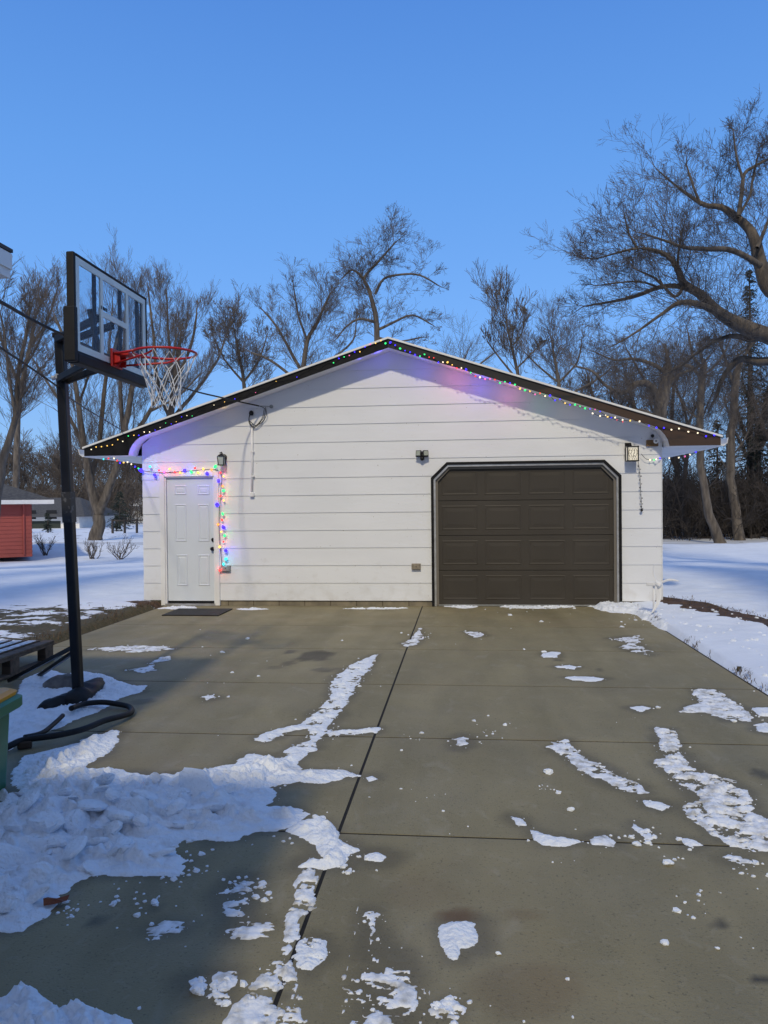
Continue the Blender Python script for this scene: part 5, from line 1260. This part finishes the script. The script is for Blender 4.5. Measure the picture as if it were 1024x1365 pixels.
# behind the roof ridge
tree('spreading bare tree showing over the left slope of the roof', [[(425,700,14),(412,560,12),(405,500,9),(410,455,7),(425,425,5),(438,395,3)], [(405,500,6),(388,470,5),(372,440,4),(352,415,2.5)], [(410,455,4),(398,420,3.5),(392,385,2)], [(405,500,5),(440,480,4),(470,455,3),(475,430,2)], [(388,500,5),(360,480,4),(335,470,2.5)]],
     38, 4, 15, kpx=52, base=-.78, spacing=1.3, n=[5, 5, 3], kidL=.36, up=.06, cup=.25, rmin=.0046)
tree('gnarled bare tree with broken tops directly behind the roof peak', [[(512,700,12),(505,520,11),(503,460,10),(500,415,8),(491,385,6),(486,370,5),(505,348,4),(528,322,2)], [(500,392,5),(512,372,4),(535,366,3.5),(560,367,3),(584,380,2)], [(486,372,4),(470,360,3),(455,372,2)], [(503,440,5),(525,430,4),(550,420,3),(575,432,2)], [(501,430,5),(480,425,4),(462,435,3),(450,450,2)], [(503,450,4),(530,455,3),(560,450,2)]],
     34, 4, 18, kpx=44, base=-.76, nkid=8, n=[5, 5, 3], kidL=.30, up=.04, cup=.15, rmin=.0045)
tree('small upright bare tree above the middle of the right roof slope', [[(700,700,9),(697,560,8),(693,510,6),(684,470,4.5),(677,440,2.6),(674,420,1.5)], [(693,510,4),(668,480,3),(650,455,2)], [(684,460,3),(695,445,2.5),(700,425,1.5)], [(690,490,3),(715,465,2)]],
     44, 4, 21, kpx=56, pstep=19, base=-.78, spacing=1.4, n=[5, 5, 3], kidL=.36, up=.10, cup=.3, rmin=.008, ang=(20, 45))
tree('low rounded bare tree above the lower right roof slope', [[(752,700,9),(750,560,8),(745,510,6),(740,480,4),(735,450,2)], [(745,510,4),(720,490,3),(700,470,2)], [(745,510,4),(768,485,3),(775,460,2)], [(748,530,4),(790,510,3),(815,490,2)]],
     48, 4, 22, base=-.78, spacing=1.3, n=[5, 5, 3], kidL=.45, up=.06, cup=.3, rmin=.0052)
tree('low bare tree just right of the peak behind the roof', [[(600,700,8),(605,560,7),(612,505,5),(618,480,3)], [(612,505,4),(640,485,3),(660,470,2)], [(612,505,3),(595,480,2)]], 52, 3, 25, base=-.78, spacing=1.4, n=[5, 5, 3], kidL=.4, rmin=.0052)
tree('faint bare tree between the roof peak and the backboard trees', [[(325,700,9),(328,560,8),(325,510,6),(318,470,4),(312,440,2)], [(325,510,4),(345,480,3),(355,450,2)], [(325,510,4),(300,480,3),(285,450,2)]], 55, 4, 27, kpx=50, base=-.78, spacing=1.5, n=[6, 5, 3], kidL=.45, up=.08, rmin=.010)
# giant at right
tree('giant spreading bare tree reaching in from the right edge',
     [[(1130,800,60),(1112,640,52),(1100,540,46),(1085,480,40),(1060,462,28),(1024,448,21),(985,431,18),(958,412,14),(935,392,12),(912,378,10),(903,360,8),(893,345,6.5),(875,334,5),(850,331,3.5),(820,338,2.5),(795,345,1.6)],
      [(935,392,8),(905,381,7),(878,383,6),(850,394,5),(815,402,3.5),(780,408,2)], [(985,431,10),(955,414,9),(925,404,8),(903,404,6),(882,418,4),(855,438,3),(828,455,2)],
      [(1085,480,30),(1075,430,26),(1050,400,24),(1022,380,20),(1015,352,17),(1007,320,14),(998,303,12),(982,290,10),(962,277,8),(940,273,6.5),(918,260,4.5),(895,243,2.5),(875,225,1.5)],
      [(1015,355,8),(996,343,7.5),(970,333,7),(940,331,6),(912,330,4.5),(885,320,3),(860,312,2)], [(985,288,6),(989,255,5),(992,232,4.5),(1005,222,4),(1024,212,3)], [(990,238,3.5),(982,210,3),(978,180,2)], [(984,290,4),(1000,260,3),(1003,240,2.5),(1010,210,2)],
      [(935,273,4),(925,250,3),(915,220,2)], [(912,378,5),(900,395,4),(875,372,3),(850,360,2)], [(1024,448,9),(1000,452,8),(980,448,7),(960,452,5),(930,470,4),(905,490,3),(880,500,2)], [(1070,480,16),(1040,478,13),(1010,482,11),(985,480,9),(965,500,7),(955,530,5)],
      [(903,360,4),(905,335,3),(912,300,2)], [(850,331,3),(838,310,2.4),(832,285,1.5)], [(1010,330,5),(1022,300,4),(1035,260,3),(1030,200,2)], [(880,384,3),(850,375,2.5),(800,380,1.6)]],
     21, 4, 31, base=-.25, spacing=.62, n=[5, 5, 3], kidL=.30, up=.05, cup=.18, rmin=.0032, dy=[0, .3, -.3, .2, -.4, .3, -.2, .4, .2, -.3, .3, .4, .2, -.3, .4, -.2], mtrunk=M_bark, mtwig=M_twig, wig=.45, kpx=78, pstep=15)
tree('bent grey trunk with broken top leaning at the edge of the woods', [[(962,727,15),(950,700,12),(942,665,10),(935,620,9.5),(933,570,9),(935,530,9),(938,490,9),(937,483,7)], [(936,505,6),(920,488,5),(900,490,4),(880,512,3)], [(937,490,5),(925,478,5),(921,462,4),(918,445,2.5)], [(938,500,4),(960,480,3),(975,450,2)], [(934,560,3),(915,545,2),(900,520,1.5)]],
     40.5, 4, 35, base=-.78, nkid=6, n=[5, 5, 3], kidL=.3, rmin=.0045)
tree('straight pale trunk rising to a broken top beside the dark conifers', [[(987,722,15),(982,690,12),(976,650,11),(973,600,11),(977,560,10),(980,520,9.5),(983,495,9)], [(981,520,6),(970,490,5),(965,470,4),(955,450,2.5)], [(983,500,5),(995,470,4),(1010,450,3)], [(975,610,3),(990,590,2),(1000,570,1.4)]],
     43, 4, 37, base=-.78, nkid=6, n=[5, 5, 3], kidL=.3, rmin=.0045)
tree('stout crooked tree with a looping limb above the right end of the roof', [[(866,720,22),(866,640,20),(874,580,19),(883,540,17),(889,500,14),(890,488,9)], [(878,535,13),(872,520,12),(862,512,10),(848,512,9),(838,522,8),(825,524,6),(805,512,5),(790,495,4),(768,488,2.5)], [(889,500,8),(872,486,6),(845,478,5),(820,480,3),(795,470,2)], [(885,520,7),(905,500,5),(930,490,4),(950,470,2)], [(862,512,5),(850,490,4),(835,465,2)], [(880,560,5),(860,548,4),(835,545,3),(800,540,2)]],
     36, 4, 39, base=-.78, nkid=9, n=[5, 5, 3], kidL=.34, rmin=.0045, mtwig=M_twig)
for i, (px, w_, Y, lab) in enumerate(((900, 9, 50, 'thin dark tree just right of the garage corner in the woods'), (915, 7, 46, 'slim dark sapling between the garage corner and the bent trunk'), (1012, 14, 52, 'dark bare trunk in the woods near the right edge'), (1040, 14, 47, 'dark bare trunk just beyond the right edge of the woods'), (850, 12, 55, 'dark bare tree hidden behind the right end of the roof'), (800, 10, 58, 'bare tree far behind the right roof slope'), (1000, 8, 60, 'thin trunk between the conifers'))):
    r = random.Random(70+i); tree(lab, [[(px, 715, w_), (px+r.uniform(-5, 5), 640, w_*.8), (px+r.uniform(-10, 10), 570, w_*.6), (px+r.uniform(-16, 16), 510, w_*.35)], [(px, 620, w_*.5), (px-22, 570, w_*.35), (px-35, 530, w_*.2)], [(px, 600, w_*.5), (px+20, 560, w_*.35), (px+36, 520, w_*.2)]],
         Y, 4, 80+i, base=-.78, spacing=1.5, n=[6, 5, 3], kidL=.42, rmin=.0052, mtwig=M_darktwig, mtrunk=M_darktwig, up=.08)
# distant trees left and behind: full depth but small in the picture
rr2 = random.Random(44); k = 0
for (px, top, Y) in [(-12,600,100),(8,608,92),(30,596,110),(52,610,98),(75,600,120),(98,612,88),(112,598,105),(150,606,112),(168,596,95),(185,603,120),(205,590,100),(240,585,110),(285,575,105),(330,560,98),(620,540,90),(660,530,100),(780,520,80),(830,530,85)]:
    tree('distant bushy bare tree across the street', [[(px, 702, 5), (px+rr2.uniform(-3, 3), 670, 4.5), (px+rr2.uniform(-6, 6), (670+top)/2, 3), (px+rr2.uniform(-8, 8), top+12, 1.4)], [(px, 672, 3), (px-rr2.uniform(10, 18), 645, 2), (px-rr2.uniform(16, 26), 622, 1)], [(px, 670, 3), (px+rr2.uniform(10, 18), 642, 2), (px+rr2.uniform(16, 26), 620, 1)]],
         Y, 3, 200+k, group='distant bare trees across the street', base=-.78, spacing=1.1, n=[7, 5], kidL=.5, rmin=.022, up=.05, cup=.2, mtrunk=M_twig, mtwig=M_twig, name='distant_tree', kpx=55, pstep=7); k += 1
# evergreens
def conifer(label, px, top, wpx, Y, seed, base_py=715, mtop=True):
    r = random.Random(seed); b = at(px, base_py, Y); tp = at(px, top, Y); z0 = ZG; h = tp.z-z0; wd = wpx*Y/FPX/2
    t = empty('conifer', (b.x, Y, z0), label, 'conifer')
    MB().tube([(b.x, Y, z0), (b.x, Y, z0+h*.5), (b.x, Y, z0+h)], [h*.014+.05, h*.009+.03, .02], 8).build('trunk', M_darktwig, t, smooth=True)
    V = []; Fc = []; zz = .06
    nb = int(h*26)
    for i in range(nb):
        s = r.random()**.85; z = z0+h*(.05+.94*s); L = wd*(1-s)**.8*r.uniform(.5, 1.1)+.12; a = r.uniform(0, 6.283); ca_, sa_ = math.cos(a), math.sin(a)
        n = max(5, int(L*9))
        for j in range(n):
            f = (j+r.random())/n; x = L*f; q = Vector((b.x+ca_*x, Y+sa_*x, z-.28*x*x/max(L, .4)+.05*math.sin(f*3)))
            for _ in range(2):
                s2 = r.uniform(.07, .20); d = Vector((ca_*.6+r.gauss(0, .6), sa_*.6+r.gauss(0, .6), r.gauss(-.25, .35))).normalized(); sd_ = rand_perp(d, r)*s2*.28; k_ = len(V)
                V += [q-sd_, q+sd_, q+d*s2*1.3]; Fc.append((k_, k_+1, k_+2))
    link_mesh('crown', [tuple(v) for v in V], np.array(Fc), M_needle, t)
conifer('tall narrow dark conifer spire behind the giant tree at the right', 1001, 357, 90, 52, 1)
conifer('dark conifer at the right edge behind the pale trunk', 1040, 470, 150, 49, 2)
conifer('dense dark conifer between the two leaning trunks', 957, 560, 85, 56, 3)
conifer('dark conifer far back in the woods by the garage corner', 905, 590, 60, 70, 4)
conifer('squat dark conifer right of the pale trunk base', 1010, 560, 80, 50, 5)
conifer('round dark evergreen behind the big forked trunk', 160, 655, 46, 70, 6, 700)
conifer('little dark evergreen by the low pale house', 64, 684, 14, 62, 7, 705)
conifer('second little evergreen right of the big trunk', 155, 688, 12, 64, 8, 706)
# underbrush
def brush(nm, m, lab, cat, n, x0, x1, y0, y1, h0, h1, rm, seed):
    g = np.random.default_rng(seed); Y = g.uniform(y0, y1, n); px = g.uniform(x0, x1, n); B = np.array([tuple(at(a, 700, b)) for a, b in zip(px, Y)]); B[:, 2] = -.8
    tw = Twigs(); D = np.stack([g.normal(0, .28, n), g.normal(0, .28, n), np.ones(n)], -1); L = g.uniform(h0, h1, n); cfg = dict(DEF, rmin=rm, wig=.45)
    P, R = shoots(tw.st, B, D, L, np.full(n, rm*2.2), cfg, g, 5); P, R, LL = spawn(tw.st, P, R, L, 6, cfg, g, .2, 4); spawn(tw.st, P, R, LL, 4, cfg, g, .2, 3)
    V, Fq = tw.arrays(); tag(link_mesh(nm, V, Fq, m, origin=(0, 0, 0)), lab, cat, None, 'stuff')
brush('underbrush', M_darktwig, 'tangled leafless underbrush filling the woods at the right', 'underbrush', 900, 868, 1090, 43, 64, .8, 3.6, .010, 61)
brush('hedgerow', M_twig, 'hazy hedgerow of bare brush across the street at the left', 'hedgerow', 900, -30, 210, 84, 130, 1.5, 5.0, .02, 62)
# bare shrubs on the left lawn
for px, py, Hh_, lab in ((61, 741, 30, 'bare shrub beside the red outbuilding'), (124, 746, 28, 'bare shrub in front of the huge forked trunk'), (162, 747, 30, 'bare shrub nearest the left garage corner')):
    q = gr(px, py, -.72); Y = q.y; r = random.Random(px); g = np.random.default_rng(px); tw = Twigs(); tt = TreeMesh(); hh = Hh_*Y/FPX
    for i in range(9):
        d = Vector((r.gauss(0, .45), r.gauss(0, .35), 1)).normalized(); p0 = Vector((q.x+r.gauss(0, .06), Y+r.gauss(0, .06), float(th(q.x, Y))-.05))
        L = hh*r.uniform(.6, 1.0); P = [p0+d*L*s_+Vector((r.gauss(0, .03), r.gauss(0, .03), 0)) for s_ in (0, .33, .66, 1)]; rs = [.022, .017, .012, .008]
        tt.add(P, rs, 5); tw.limb(P, rs, L*.6, 5, 1, dict(DEF, n=[4], rmin=.0045, cup=.5), g, .2)
    t = empty('bare_shrub', (q.x, Y, float(th(q.x, Y))), lab, 'shrub', 'bare shrubs on the left lawn')
    V, Fq = tt.arrays(); link_mesh('stem', V, Fq, M_twig, t); V, Fq = tw.arrays(); link_mesh('branches', V, Fq, M_twig, t)
# low rail fence across the street
t = empty('rail_fence', (-17, 58, -.75), 'low dark rail fence across the street right of the big trunk', 'fence')
m2 = MB(); a = at(150, 694, 60); b = at(215, 693, 60); m2.beam((a.x, 60, a.z), (b.x, 60, b.z), .06, .12); m2.build('rail', M_darktwig, t)
for i in range(5):
    x = a.x+(b.x-a.x)*i/4; m2 = MB(); m2.box(x-.06, x+.06, 59.9, 60.1, -.8, a.z+.12); m2.build('post', M_darktwig, t)
# log on the ground at the woods' edge
a = gr(1000, 719, -.7); b = gr(1060, 712, -.7); tag(MB().tube([a+Vector((0, 0, .12)), (a+b)/2+Vector((0, 0, .2)), b+Vector((0, 0, .15))], [.14, .16, .12], 8).build('fallen_log', M_darktwig, smooth=True), 'fallen log at the edge of the woods near the right border', 'log')
